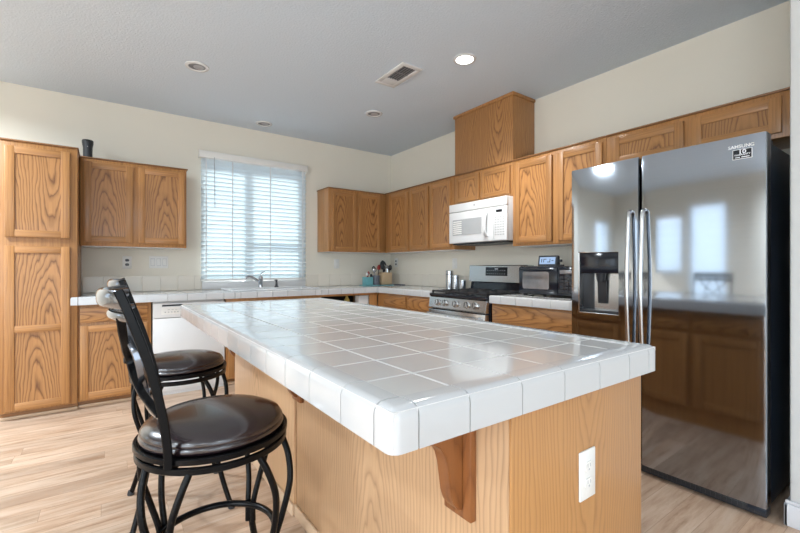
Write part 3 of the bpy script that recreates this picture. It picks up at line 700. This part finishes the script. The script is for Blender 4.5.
for gx0 in (0.02, 0.265, 0.51):
    gx1 = gx0 + 0.225; z = 0.930
    for x in (gx0, (gx0 + gx1) / 2, gx1): box(bm, x - 0.006, x + 0.006, 0.035, 0.56, z - 0.012, z + 0.004, 0.003)
    for y in (0.04, 0.17, 0.30, 0.43, 0.555): box(bm, gx0 - 0.006, gx1 + 0.006, y - 0.006, y + 0.006, z - 0.012, z + 0.006, 0.003)
    for x in (gx0, gx1):
        for y in (0.04, 0.555): box(bm, x - 0.008, x + 0.008, y - 0.008, y + 0.008, 0.9055, z + 0.007, 0.003)
obj('grates', bm, 'iron', t)
for bx, by in ((0.13, 0.16), (0.13, 0.44), (0.378, 0.30), (0.62, 0.16), (0.62, 0.44)):
    bm = newbm(); lathe(bm, [(0.0, 0.9055), (0.05, 0.9055), (0.048, 0.913), (0.034, 0.914), (0.034, 0.9175), (0, 0.9175)], (bx, by, 0), 24); obj('burner', bm, 'iron', t)
bm = newbm(); prism(bm, [(0.58, 0.9058), (0.668, 0.9058), (0.668, 1.01), (0.60, 1.01)], 0.0, RWD, 'YZ', 0.003); obj('vent_riser', bm, 'blue_black', t)
bm = newbm(); prism(bm, [(0.566, 1.012), (0.668, 1.012), (0.668, 1.183), (0.580, 1.183), (0.572, 1.176)], 0.0, RWD, 'YZ', 0.004); bg = obj('backguard', bm, 'steel', t)
bm = newbm()
prism(bm, [(0.5665, 1.075), (0.575, 1.075), (0.579, 1.163), (0.5705, 1.163)], 0.235, 0.52, 'YZ', 0.001, 0)
for k in range(9): box(bm, 0.255 + k * 0.028, 0.262 + k * 0.028, 0.5668, 0.570, 1.092, 1.098, 0, 1); box(bm, 0.255 + k * 0.028, 0.267 + k * 0.028, 0.5685, 0.572, 1.126, 1.130, 0, 1)
box(bm, 0.36, 0.40, 0.5688, 0.573, 1.138, 1.152, 0, 1)
obj('display', bm, ['blue_black', 'mark_grey'], bg)

# ------------------------------------------------------------------ over-the-range microwave
MX = 2.905
t = thing('microwave_oven', 'white over-the-range microwave mounted below the short oak cabinet', 'microwave', (MX, 3.166, 1.398), RZ)
bm = newbm(); box(bm, 0.0, RWD, 0.03, XW - MX - 0.003, 0.008, 0.408, 0.004); obj('body', bm, 'white', t)
bm = newbm(); box(bm, 0.02, RWD - 0.02, 0.04, XW - MX - 0.01, -0.006, 0.0075, 0.002); 
for k in range(12): box(bm, 0.06 + k * 0.052, 0.10 + k * 0.052, 0.06, 0.10, -0.008, -0.005)
obj('underside', bm, 'black_plastic', t)
bm = newbm(); box(bm, 0.0, 0.597, 0.0, 0.029, 0.008, 0.322, 0.007, 0, 3); md = obj('door', bm, 'white', t)
bm = newbm(); box(bm, 0.06, 0.455, -0.004, 0.004, 0.088, 0.245, 0.012, 0, 3, edges=lambda c: abs(c.y - 0.0) < 1e9 and abs(c.x - 0.26) > 0.15 and abs(c.z - 0.166) < 0.05)
for k in range(7): box(bm, 0.068, 0.19, -0.0062, -0.0035, 0.098 + k * 0.020, 0.110 + k * 0.020, 0.001, 1)
obj('door_window', bm, ['mw_window', 'plate'], md)
bm = newbm(); sweep(bm, spline([(0.525, 0.0, 0.055), (0.525, -0.034, 0.09), (0.525, -0.044, 0.165), (0.525, -0.034, 0.24), (0.525, 0.0, 0.285)]), rect(0.010, 0.019, 0.5), (0, 1, 0)); obj('handle', bm, 'white', md)
bm = newbm(); box(bm, 0.60, RWD, 0.0, 0.029, 0.008, 0.322, 0.007, 0, 3); cp = obj('control_panel', bm, 'white', t)
bm = newbm(); box(bm, 0.635, 0.705, -0.0015, 0.002, 0.268, 0.292, 0.001); obj('display', bm, 'black', cp)
bm = newbm()
for r in range(8):
    for c in range(4): box(bm, 0.622 + c * 0.030, 0.637 + c * 0.030, -0.0012, 0.001, 0.06 + r * 0.023, 0.066 + r * 0.023)
obj('keypad', bm, 'can_grey', cp, 0)
bm = newbm(); box(bm, 0.0, RWD, 0.0, 0.029, 0.325, 0.408, 0.007, 0, 3); box(bm, 0.597, 0.5985, -0.0006, 0.004, 0.328, 0.405, mat=1); vp = obj('vent_panel', bm, ['white', 'mark_grey'], t)
bm = newbm(); lathe(bm, [(0.0, -0.0015), (0.011, -0.0015), (0.012, 0.001), (0, 0.001)], (0.36, 0, 0.372), 20, 0, 'Y'); obj('badge', bm, 'mark_grey', vp, label='small round grey badge')

# ------------------------------------------------------------------ refrigerator
FX, FY, FW = 2.442, 1.474, 0.938
t = thing('refrigerator', 'dark stainless side-by-side refrigerator with ice dispenser', 'refrigerator', (FX, FY, 0), RZ)
bm = newbm(); box(bm, 0.012, FW - 0.012, 0.085, XW - FX - 0.06, 0.03, 1.755, 0.006)
for q in ((0.06, 0.14), (0.87, 0.14), (0.06, 0.7), (0.87, 0.7)): lathe(bm, [(0, 0), (0.025, 0), (0.025, 0.031), (0, 0.031)], (q[0], q[1], 0), 12)
obj('case', bm, 'navy', t)
def fdoor(x0, x1, name):
    bm = newbm(); n = 14; ol = []
    for k in range(n + 1):
        u = k / n; xx = x0 + (x1 - x0) * u; gl = (xx / FW - 0.5) * 2
        yy = 0.008 * gl * gl - 0.008
        e = min(u, 1 - u)
        ol.append((xx, yy))
    ol = [(x0, 0.070)] + [(x0, ol[0][1] + 0.008), (x0 + 0.004, ol[0][1] + 0.002)] + ol[1:-1] + [(x1 - 0.004, ol[-1][1] + 0.002), (x1, ol[-1][1] + 0.008)] + [(x1, 0.070)]
    prism(bm, ol, 0.055, 1.785, 'XY', 0.003)
    return obj(name, bm, 'fridge', t, 30)
ld = fdoor(-0.028, 0.389, 'freezer_door'); rd = fdoor(0.403, FW, 'fridge_door')
DX0, DX1, DZ0, DZ1 = 0.030, 0.278, 0.880, 1.255
carve(ld, DX0, DX1, -0.02, 0.060, DZ0, DZ1)
bm = newbm(); box(bm, 0.004, 0.386, 0.0705, 0.084, 0.06, 1.75); box(bm, 0.406, FW - 0.004, 0.0705, 0.084, 0.06, 1.75); obj('door_gasket', bm, 'black_plastic', t)
# dispenser
bm = newbm(); yf = 0.003
for q in ((DX0 - 0.006, DX0 + 0.003, DZ0 - 0.006, DZ1 + 0.006), (DX1 - 0.003, DX1 + 0.006, DZ0 - 0.006, DZ1 + 0.006), (DX0 - 0.006, DX1 + 0.006, DZ0 - 0.006, DZ0 + 0.003), (DX0 - 0.006, DX1 + 0.006, DZ1 - 0.003, DZ1 + 0.006)):
    box(bm, q[0], q[1], -0.003, 0.055, q[2], q[3], 0.002)
dp = obj('ice_dispenser', bm, 'steel', ld)
bm = newbm(); box(bm, DX0 + 0.0035, DX1 - 0.0035, 0.002, 0.054, 1.125, DZ1 - 0.0035, 0.004)
obj('control_panel', bm, 'blue_black', dp)
bm = newbm(); box(bm, DX0 + 0.0035, DX1 - 0.0035, 0.052, 0.0585, DZ0 + 0.0035, 1.1245, 0, 1); box(bm, DX0 + 0.0035, DX1 - 0.0035, 0.004, 0.052, DZ0 + 0.0035, DZ0 + 0.02, 0.003, 0)
box(bm, DX0 + 0.0035, DX0 + 0.07, 0.0462, 0.052, DZ0 + 0.021, 1.1245, 0, 0)
obj('recess', bm, ['black_plastic', 'steel'], dp)
bm = newbm(); lathe(bm, [(0.0, 1.075), (0.022, 1.075), (0.03, 1.1245), (0, 1.1245)], (0.155, 0.027, 0), 16); prism(bm, [(0.030, 1.085), (0.036, 1.085), (0.048, 0.94), (0.042, 0.94)], 0.13, 0.185, 'YZ', 0.001); obj('paddle', bm, 'black_plastic', dp)
# handles
def fhandle(x, par, sgn):
    bm = newbm()
    pts = spline([(x, -0.002, 1.480), (x, -0.036, 1.468), (x, -0.046, 1.36), (x, -0.058, 1.20), (x, -0.062, 1.07), (x, -0.058, 0.92), (x, -0.046, 0.76), (x, -0.036, 0.652), (x, -0.002, 0.64)], 6)
    sweep(bm, pts, circ(0.0095, 14, 0.0105), (0, 1, 0)); obj('handle', bm, 'steel', par)
fhandle(0.349, ld, 1); fhandle(0.422, rd, -1)
words('lettering', 'SAMSUNG', 0.0215, (0.846, -0.0042, 1.735), (R(90), 0, R(1.7)), 'mark', rd, label='raised silver brand lettering')
bm = newbm(); box(bm, 0.814, 0.888, -0.0048, -0.0010, 1.675, 1.722, 0.0003); st = obj('sticker', bm, 'mark', rd, label='black warranty sticker with white print')
bm = newbm(); box(bm, 0.8165, 0.8855, -0.0054, -0.0035, 1.6775, 1.7195); obj('sticker_face', bm, 'black', st)
words('lettering', '10', 0.025, (0.851, -0.0057, 1.7085), (R(90), 0, 0), 'mark', st, 0.0003, 1.2)
words('lettering', 'WARRANTY', 0.0108, (0.851, -0.0057, 1.695), (R(90), 0, 0), 'mark', st, 0.0003)
bm = newbm()
for a, b in ((0.824, 0.843), (0.848, 0.878)): box(bm, a, b, -0.0058, -0.0052, 1.6815, 1.686)
obj('print_line', bm, 'mark', st, 0)
bm = newbm(); box(bm, 0.01, FW - 0.004, 0.020, 0.084, 0.008, 0.050, 0.004)
for k in range(40): box(bm, 0.04 + k * 0.0215, 0.052 + k * 0.0215, 0.0185, 0.021, 0.018, 0.040)
obj('kick_grille', bm, 'black_plastic', t)
for a, b in ((0.02, 0.12), (FW - 0.12, FW - 0.02)):
    bm = newbm(); box(bm, a, b, 0.03, 0.20, 1.7555, 1.782, 0.006); obj('hinge_cover', bm, 'navy', t)
bm = newbm(); box(bm, FW - 0.075, FW - 0.005, 0.012, 0.06, 0.030, 0.0545, 0.004); obj('lower_hinge', bm, 'navy', t)

# ------------------------------------------------------------------ counter-top things
t = thing('microwave_oven', 'black countertop microwave on the short counter left of the refrigerator', 'microwave', (2.885, 2.268, CZ + 0.001), RZ)
TW = 0.53
bm = newbm(); box(bm, 0, TW, 0.02, 0.36, 0.014, 0.250, 0.012, 0, 3)
for q in ((0.04, 0.05), (TW - 0.04, 0.05), (0.04, 0.32), (TW - 0.04, 0.32)): lathe(bm, [(0, 0), (0.015, 0), (0.015, 0.016), (0, 0.016)], (q[0], q[1], 0), 12)
obj('body', bm, 'black', t)
bm = newbm(); box(bm, 0.004, 0.375, 0.004, 0.0195, 0.022, 0.242, 0.006); td = obj('door', bm, 'blue_black', t)
bm = newbm(); box(bm, 0.045, 0.30, 0.0015, 0.005, 0.062, 0.205, 0.014, 0, 3, edges=lambda c: abs(c.x - 0.1725) > 0.1 and abs(c.z - 0.1335) > 0.05); obj('door_window', bm, 'sheen_glass', td)
bm = newbm(); sweep(bm, spline([(0.05, 0.004, 0.222), (0.06, -0.022, 0.224), (0.31, -0.022, 0.224), (0.32, 0.004, 0.222)], 5), circ(0.006, 8)); obj('handle', bm, 'black_plastic', td)
bm = newbm(); box(bm, 0.378, TW - 0.004, 0.004, 0.0195, 0.022, 0.242, 0.006); tp = obj('control_panel', bm, 'blue_black', t)
bm = newbm(); box(bm, 0.395, 0.512, 0.0025, 0.005, 0.190, 0.220, 0.001); obj('display', bm, 'sheen_glass', tp)
bm = newbm()
for r in range(5):
    for c in range(3): box(bm, 0.398 + c * 0.040, 0.428 + c * 0.040, 0.0028, 0.005, 0.045 + r * 0.027, 0.063 + r * 0.027, 0.0005)
obj('keypad', bm, 'black_plastic', tp, 0)
t = thing('digital_clock', 'small black digital clock with glowing display on top of the black microwave', 'clock', (2.985, 2.145, CZ + 0.2515), RZ)
bm = newbm(); prism(bm, [(0.0, 0.0), (0.05, 0.0), (0.042, 0.086), (0.014, 0.090)], 0, 0.185, 'YZ', 0.005); box(bm, 0.185, 0.215, 0.015, 0.035, 0.035, 0.055, 0.005); box(bm, 0.17, 0.225, 0.01, 0.045, 0.0, 0.014, 0.004); ck = obj('housing', bm, 'black_plastic', t)
bm = newbm(); prism(bm, [(0.0005, 0.018), (0.004, 0.018), (0.0135, 0.076), (0.0100, 0.076)], 0.018, 0.165, 'YZ', 0.0); ds = obj('display', bm, 'lcd', ck, 0)
bm = newbm()
for q in ((0.035, 0.042, -0.018, 0.012), (0.055, 0.083, 0.006, 0.012), (0.055, 0.061, -0.018, 0.012), (0.092, 0.120, -0.018, -0.012), (0.114, 0.120, -0.018, 0.012), (0.132, 0.150, -0.006, 0.0)): box(bm, q[0], q[1], -0.0012, 0.0006, q[2], q[3])
o = obj('segments', bm, 'black_plastic', ds, 0); o.location = (0, 0.0058, 0.050); o.rotation_euler = (R(-9.5), 0, 0)

def canister(label, x, y, r, h):
    t = thing('steel_canister', label, 'canister', (x, y, CZ + 0.001), 0, 'steel canisters beside the range')
    bm = newbm(); lathe(bm, [(0, 0), (r, 0), (r, h * 0.80), (0, h * 0.80)], seg=28); obj('body', bm, 'chrome', t, 30)
    bm = newbm(); lathe(bm, [(0, h * 0.803), (r + 0.001, h * 0.803), (r + 0.001, h * 0.97), (r * 0.9, h), (0, h)], seg=28); obj('lid', bm, 'chrome', t, 30)
    bm = newbm(); lathe(bm, [(0, h * 0.78), (r + 0.0015, h * 0.78), (r + 0.0015, h * 0.805), (0, h * 0.805)], seg=28); obj('seal', bm, 'black_plastic', t, 30)
canister('tall steel canister left of the range, tallest of three', 3.16, 3.435, 0.042, 0.205)
canister('middle-height steel canister left of the range', 3.15, 3.325, 0.038, 0.155)
canister('shortest steel canister, next to the range backguard', 3.16, 3.225, 0.037, 0.105)

def at_mat(): pass
o = newbm(); box(o, 2.72, 3.15, 4.52, 4.72, CZ + 0.001, CZ + 0.008, 0.003); tag(obj('counter_mat', o, 'teal', None), 'flat teal mat under the utensil crocks in the corner', 'mat')
ZT = CZ + 0.0085
t = thing('utensil_box', 'turquoise box of small kitchen tools in the counter corner', 'utensil holder', (2.795, 4.62, ZT))
bm = newbm(); s = 0.052
for q in ((-s, s, -s, -s + 0.005), (-s, s, s - 0.005, s), (-s, -s + 0.005, -s + 0.005, s - 0.005), (s - 0.005, s, -s + 0.005, s - 0.005)): box(bm, *q, 0, 0.105, 0.002)
box(bm, -s, s, -s, s, 0, 0.006); obj('container', bm, 'teal', t)
def tool(name, label, base, top, headr, mats, flat=False):
    headr *= 1.25; t = thing(name, label, 'utensil', base); d = Vector(top) - Vector(base)
    bm = newbm(); sweep(bm, [(0, 0, 0), d * 0.5, d * 0.8], circ(0.006, 8)); obj('handle', bm, mats[0], t)
    bm = newbm(); u = d.normalized(); c = d * 0.8
    pts = [c + u * s for s in (0, 0.2 * headr, 0.9 * headr, 1.7 * headr, 2.2 * headr)]
    tt = []
    for p, k in zip(pts, (0.3, 0.75, 1.0, 0.75, 0.2)): tt.append((p, k))
    b2 = bmesh.new(); rings = []
    n = u.cross(Vector((0, 1, 0.1))).normalized(); b = u.cross(n)
    for p, k in tt: rings.append([b2.verts.new(p + n * headr * k * math.cos(a * math.pi / 6) + b * headr * (0.35 if flat else 0.7) * k * math.sin(a * math.pi / 6)) for a in range(12)])
    for A, B in zip(rings, rings[1:]):
        for k in range(12): b2.faces.new((A[k], A[(k + 1) % 12], B[(k + 1) % 12], B[k]))
    b2.faces.new(rings[0]); b2.faces.new(rings[-1]); bmesh.ops.recalc_face_normals(b2, faces=b2.faces); _append(bm, b2)
    obj('head', bm, mats[1], t)
tool('measuring_spoon', 'white spoon in the turquoise box', (2.785, 4.60, ZT + 0.008), (2.765, 4.59, ZT + 0.15), 0.016, ('red', 'white'))
tool('measuring_spoon', 'dark red spoon in the turquoise box', (2.795, 4.63, ZT + 0.008), (2.805, 4.62, ZT + 0.165), 0.017, ('red', 'red'))
tool('whisk', 'dark whisk in the turquoise box', (2.815, 4.60, ZT + 0.008), (2.835, 4.60, ZT + 0.135), 0.014, ('black_plastic', 'black_plastic'))
t = thing('utensil_crock', 'grey round crock of cooking tools between turquoise box and wooden block', 'utensil holder', (2.915, 4.62, ZT))
bm = newbm(); lathe(bm, [(0.0, 0.0), (0.050, 0.0), (0.054, 0.02), (0.054, 0.105), (0.056, 0.118), (0.053, 0.124), (0.047, 0.122), (0.044, 0.012), (0.0, 0.010)], seg=28); obj('container', bm, 'crock', t, 40)
tool('ladle', 'steel ladle in the grey crock', (2.905, 4.61, ZT + 0.014), (2.885, 4.60, ZT + 0.205), 0.026, ('chrome', 'chrome'))
tool('spatula', 'black spatula in the grey crock', (2.925, 4.63, ZT + 0.014), (2.925, 4.675, ZT + 0.215), 0.028, ('black_plastic', 'black_plastic'), True)
tool('serving_spoon', 'red serving spoon leaning from the grey crock', (2.93, 4.60, ZT + 0.014), (2.952, 4.59, ZT + 0.245), 0.025, ('black_plastic', 'red'), True)
t = thing('utensil_block', 'pale wooden box of black cooking tools in the corner', 'utensil holder', (3.065, 4.62, ZT))
bm = newbm(); s, d2 = 0.078, 0.06
for q in ((-s, s, -d2, -d2 + 0.012), (-s, s, d2 - 0.012, d2), (-s, -s + 0.012, -d2 + 0.012, d2 - 0.012), (s - 0.012, s, -d2 + 0.012, d2 - 0.012)): box(bm, *q, 0, 0.165, 0.003)
box(bm, -s, s, -d2, d2, 0, 0.012); obj('container', bm, 'block', t)
tool('turner', 'black turner rising from the left of the wooden box', (3.035, 4.61, ZT + 0.014), (2.995, 4.560, ZT + 0.25), 0.028, ('black_plastic', 'black_plastic'), True)
tool('cooking_spoon', 'steel cooking spoon in the wooden box', (3.06, 4.62, ZT + 0.014), (3.060, 4.625, ZT + 0.245), 0.026, ('chrome', 'chrome'), True)
tool('cooking_spoon', 'large black spoon rising tallest from the wooden box', (3.085, 4.63, ZT + 0.014), (3.075, 4.680, ZT + 0.270), 0.040, ('black_plastic', 'black_plastic'))
tool('cooking_spoon', 'black spoon leaning right out of the wooden box', (3.10, 4.59, ZT + 0.014), (3.122, 4.578, ZT + 0.235), 0.028, ('black_plastic', 'black_plastic'), True)
tool('cooking_fork', 'short black fork at the front of the wooden box', (3.040, 4.590, ZT + 0.014), (3.032, 4.588, ZT + 0.215), 0.018, ('black_plastic', 'black_plastic'), True)
tool('cooking_tongs', 'steel tongs standing at the back right of the wooden box', (3.115, 4.64, ZT + 0.014), (3.125, 4.645, ZT + 0.265), 0.017, ('chrome', 'chrome'), True)
bm = newbm(); box(bm, 3.17, 3.25, 4.40, 4.55, CZ + 0.001, CZ + 0.013, 0.004); tag(obj('trivet', bm, 'crock', None), 'flat dark grey trivet on the counter right of the wooden box', 'trivet')
bm = newbm(); lathe(bm, [(0, 0), (0.034, 0), (0.036, 0.01), (0.036, 0.09), (0.014, 0.125), (0.014, 0.148), (0, 0.148)], (0, 0, 0), 20); o = tag(obj('cleaner_bottle', bm, 'yellow', None), 'yellow bottle on the open shelf below the counter', 'bottle'); o.location = (2.367, 4.40, 0.6725)
bm = newbm(); box(bm, 2.46, 2.67, 4.27, 4.37, 0.6725, 0.820, 0.004); tag(obj('storage_box', bm, 'white', None), 'white box on the open shelf below the corner counter', 'box')
# tumbler on the left wall cabinet
t = thing('travel_tumbler', 'black flared tumbler standing on top of the left wall cabinet', 'tumbler', (-0.140, 4.66, 2.1345))
bm = newbm(); lathe(bm, [(0, 0), (0.033, 0), (0.035, 0.01), (0.036, 0.11), (0.043, 0.150), (0.044, 0.170), (0.040, 0.178), (0, 0.178)], seg=28); obj('body', bm, 'black_plastic', t, 40)
bm = newbm(); lathe(bm, [(0, -0.0385), (0.004, -0.0385), (0.004, -0.03), (0, -0.03)], (0, 0, 0.115), 12, 0, 'Y'); obj('badge', bm, 'mark_grey', t)

# ------------------------------------------------------------------ ceiling fixtures
def downlight(label, x, y, lit=False):
    t = thing('recessed_light', label, 'ceiling light', (x, y, H), 0, 'recessed ceiling lights')
    bm = newbm(); lathe(bm, [(0.062, -0.0005), (0.088, -0.0005), (0.086, -0.007), (0.068, -0.011), (0.062, -0.006)], seg=36, closed=True); obj('trim_ring', bm, 'white', t)
    if lit:
        bm = newbm(); lathe(bm, [(0, -0.004), (0.061, -0.004), (0.061, -0.001), (0, -0.001)], seg=32); obj('lens', bm, 'lamp_on', t)
        l = bpy.data.lights.new('downlight_glow', 'SPOT'); l.energy = 88; l.spot_size = R(125); l.spot_blend = 0.7; l.color = (0.95, 0.96, 0.95); l.shadow_soft_size = 0.05
        lo = bpy.data.objects.new('downlight_glow', l); COL.objects.link(lo); lo.location = (0, 0, -0.02); lo.parent = t
    else:
        bm = newbm(); lathe(bm, [(0.0, -0.0008), (0.0615, -0.0008), (0.061, -0.004), (0.05, -0.0022), (0, -0.0022)], seg=32); obj('baffle', bm, 'can_grey', t)
        bm = newbm(); lathe(bm, [(0, -0.0035), (0.036, -0.0035), (0.038, -0.0022), (0, -0.0022)], (0.012, 0.008, 0), seg=24); obj('bulb', bm, 'mark_grey', t)
downlight('unlit recessed light nearest the pantry', 0.583, 3.572)
downlight('unlit recessed light close to the window wall', 1.418, 4.56)
downlight('unlit recessed light between air vent and back corner', 2.252, 3.598)
downlight('glowing recessed ceiling light right of the air vent', 2.226, 2.250, True)
t = thing('air_vent', 'white slatted air vent in the ceiling left of the glowing light', 'air vent', (1.962, 2.760, H))
bm = newbm()
for q in ((-0.10, 0.10, -0.205, -0.165), (-0.10, 0.10, 0.165, 0.205), (-0.10, -0.062, -0.165, 0.165), (0.062, 0.10, -0.165, 0.165), (-0.062, 0.062, 0.075, 0.165)): box(bm, *q, -0.012, -0.0005, 0.003)
obj('frame', bm, 'white', t)
bm = newbm(); box(bm, -0.062, 0.062, -0.165, 0.075, -0.003, -0.001); obj('backing', bm, 'vent_dark', t, 0)
bm = newbm()
for k in range(5): box(bm, -0.054 + k * 0.024, -0.047 + k * 0.024, -0.165, 0.075, -0.010, -0.0035)
box(bm, -0.062, 0.062, -0.05, -0.042, -0.0108, -0.0035)
obj('louvres', bm, 'can_grey', t, 0)

# ------------------------------------------------------------------ bar stools
def make_stool(label):
    t = thing('bar_stool', label, 'bar stool', (0, 0, 0), 0, 'bar stools at the island')
    bm = newbm(); r = 0.202
    lathe(bm, [(0.0, 0.668), (r * 0.93, 0.668), (r * 0.985, 0.672), (r, 0.680), (r * 0.99, 0.688), (r * 0.975, 0.691), (r * 0.985, 0.695), (r * 0.94, 0.709), (r * 0.80, 0.722), (r * 0.5, 0.730), (0, 0.733)], seg=56); obj('seat', bm, 'leather', t, 60)
    ring = lambda rr, z: [(rr * math.cos(2 * math.pi * k / 56), rr * math.sin(2 * math.pi * k / 56), z) for k in range(56)]
    bm = newbm(); sweep(bm, ring(0.208, 0.662), rect(0.0085, 0.006, 0.4), (0, 0, 1), True); lathe(bm, [(0, 0.655), (0.18, 0.655), (0.204, 0.658), (0.204, 0.6675), (0, 0.6675)], seg=40); obj('seat_ring', bm, 'bronze', t)
    bm = newbm(); sweep(bm, ring(0.205, 0.636), rect(0.0095, 0.006, 0.4), (0, 0, 1), True); lathe(bm, [(0.0, 0.628), (0.11, 0.628), (0.11, 0.6545), (0.0, 0.6545)], seg=28)
    for k in range(4):
        a = R(45 + 90 * k); sweep(bm, [(0.1 * math.cos(a), 0.1 * math.sin(a), 0.636), (0.201 * math.cos(a), 0.201 * math.sin(a), 0.636)], rect(0.008, 0.012), (0, 0, 1))
    obj('base_ring', bm, 'bronze', t)
    for k in range(4):
        a = R(45 + 90 * k); ca, sa = math.cos(a), math.sin(a)
        P = lambda rr, tn, z: (rr * ca - tn * sa, rr * sa + tn * ca, z)
        bm = newbm()
        for s in (-1, 1):
            sweep(bm, spline([P(0.192, s * 0.066, 0.628), P(0.215, s * 0.058, 0.58), P(0.228, s * 0.042, 0.51), P(0.214, s * 0.022, 0.42), P(0.192, s * 0.0105, 0.335), P(0.190, s * 0.010, 0.27)], 7), circ(0.0095, 10), (ca, sa, 0))
        sweep(bm, spline([P(0.192, 0, 0.335), P(0.202, 0, 0.25), P(0.245, 0, 0.11), P(0.283, 0, 0.012)], 6), circ(0.0115, 10), (ca, sa, 0))
        lg = obj('leg', bm, 'bronze', t)
        bm = newbm(); c = P(0.286, 0, 0); lathe(bm, [(0, 0), (0.016, 0), (0.017, 0.006), (0.013, 0.022), (0, 0.022)], (c[0], c[1], 0), 16); obj('foot_cap', bm, 'black_plastic', lg)
    bm = newbm(); sweep(bm, ring(0.176, 0.335), circ(0.0105, 10), (0, 0, 1), True); obj('foot_ring', bm, 'bronze', t)
    # back
    zx = [(0.652, -0.136), (0.700, -0.137), (0.80, -0.150), (0.924, -0.178), (1.043, -0.216), (1.108, -0.240)]
    for s in (-1, 1):
        bm = newbm(); sweep(bm, spline([(x, s * 0.176, z) for z, x in zx], 6), rect(0.0105, 0.0065, 0.4), (1, 0, 0)); obj('back_post', bm, 'bronze', t)
    def xat(z):
        for (a, xa), (b, xb) in zip(zx, zx[1:]):
            if z <= b: return xa + (xb - xa) * (z - a) / (b - a)
        return zx[-1][1]
    def rail(z, bow, prof, mat, name):
        bm = newbm(); n = 24; pts = []
        for k in range(n + 1):
            u = -1 + 2 * k / n; pts.append((xat(z) - bow * (1 - u * u), u * 0.170, z))
        sweep(bm, pts, prof, (0, 0, 1)); obj(name, bm, mat, t)
    rail(1.084, 0.055, circ(0.023, 14, 0.009), 'bronze_shine', 'top_rail')
    rail(1.040, 0.050, circ(0.013, 12, 0.008), 'bronze_shine', 'top_rail')
    rail(0.785, 0.030, circ(0.013, 12, 0.007), 'bronze_shine', 'lower_rail')
    def bx(z, u): return xat(z) - 0.043 * (1 - u * u)
    for s in (-1, 1):
        bm = newbm(); pts = [(bx(z, u) - 0.002, s * u * 0.175, z) for z, u in ((1.036, 0.72), (0.985, 0.50), (0.94, 0.20), (0.905, 0.065), (0.87, 0.20), (0.83, 0.55), (0.79, 0.97))]
        sweep(bm, spline(pts, 7), rect(0.010, 0.0055, 0.5), (1, 0, 0)); obj('back_scroll', bm, 'bronze', t)
        bm = newbm(); pts = [(bx(z, u) + 0.012, s * u * 0.175, z) for z, u in ((1.036, 0.10), (0.98, 0.30), (0.92, 0.40), (0.86, 0.34), (0.79, 0.12))]
        sweep(bm, spline(pts, 7), rect(0.009, 0.005, 0.5), (1, 0, 0)); obj('back_scroll', bm, 'bronze_shine', t)
    bm = newbm(); c = (bx(0.905, 0) - 0.002, 0, 0)
    lathe(bm, [(0, 0.897), (0.014, 0.897), (0.0155, 0.900), (0.0155, 0.910), (0.014, 0.913), (0, 0.913)], c, 18); obj('collar', bm, 'bronze', t)
    return t
s1 = make_stool('bar stool with brown leather seat nearest the camera')
s1.location = (0.271, 1.352, 0); s1.rotation_euler = (0, 0, R(-3))
s2 = dup(s1); s2['label'] = 'farther bar stool, in front of the white dishwasher'
s2.location = (0.296, 2.29, 0); s2.rotation_euler = (0, 0, R(-2))
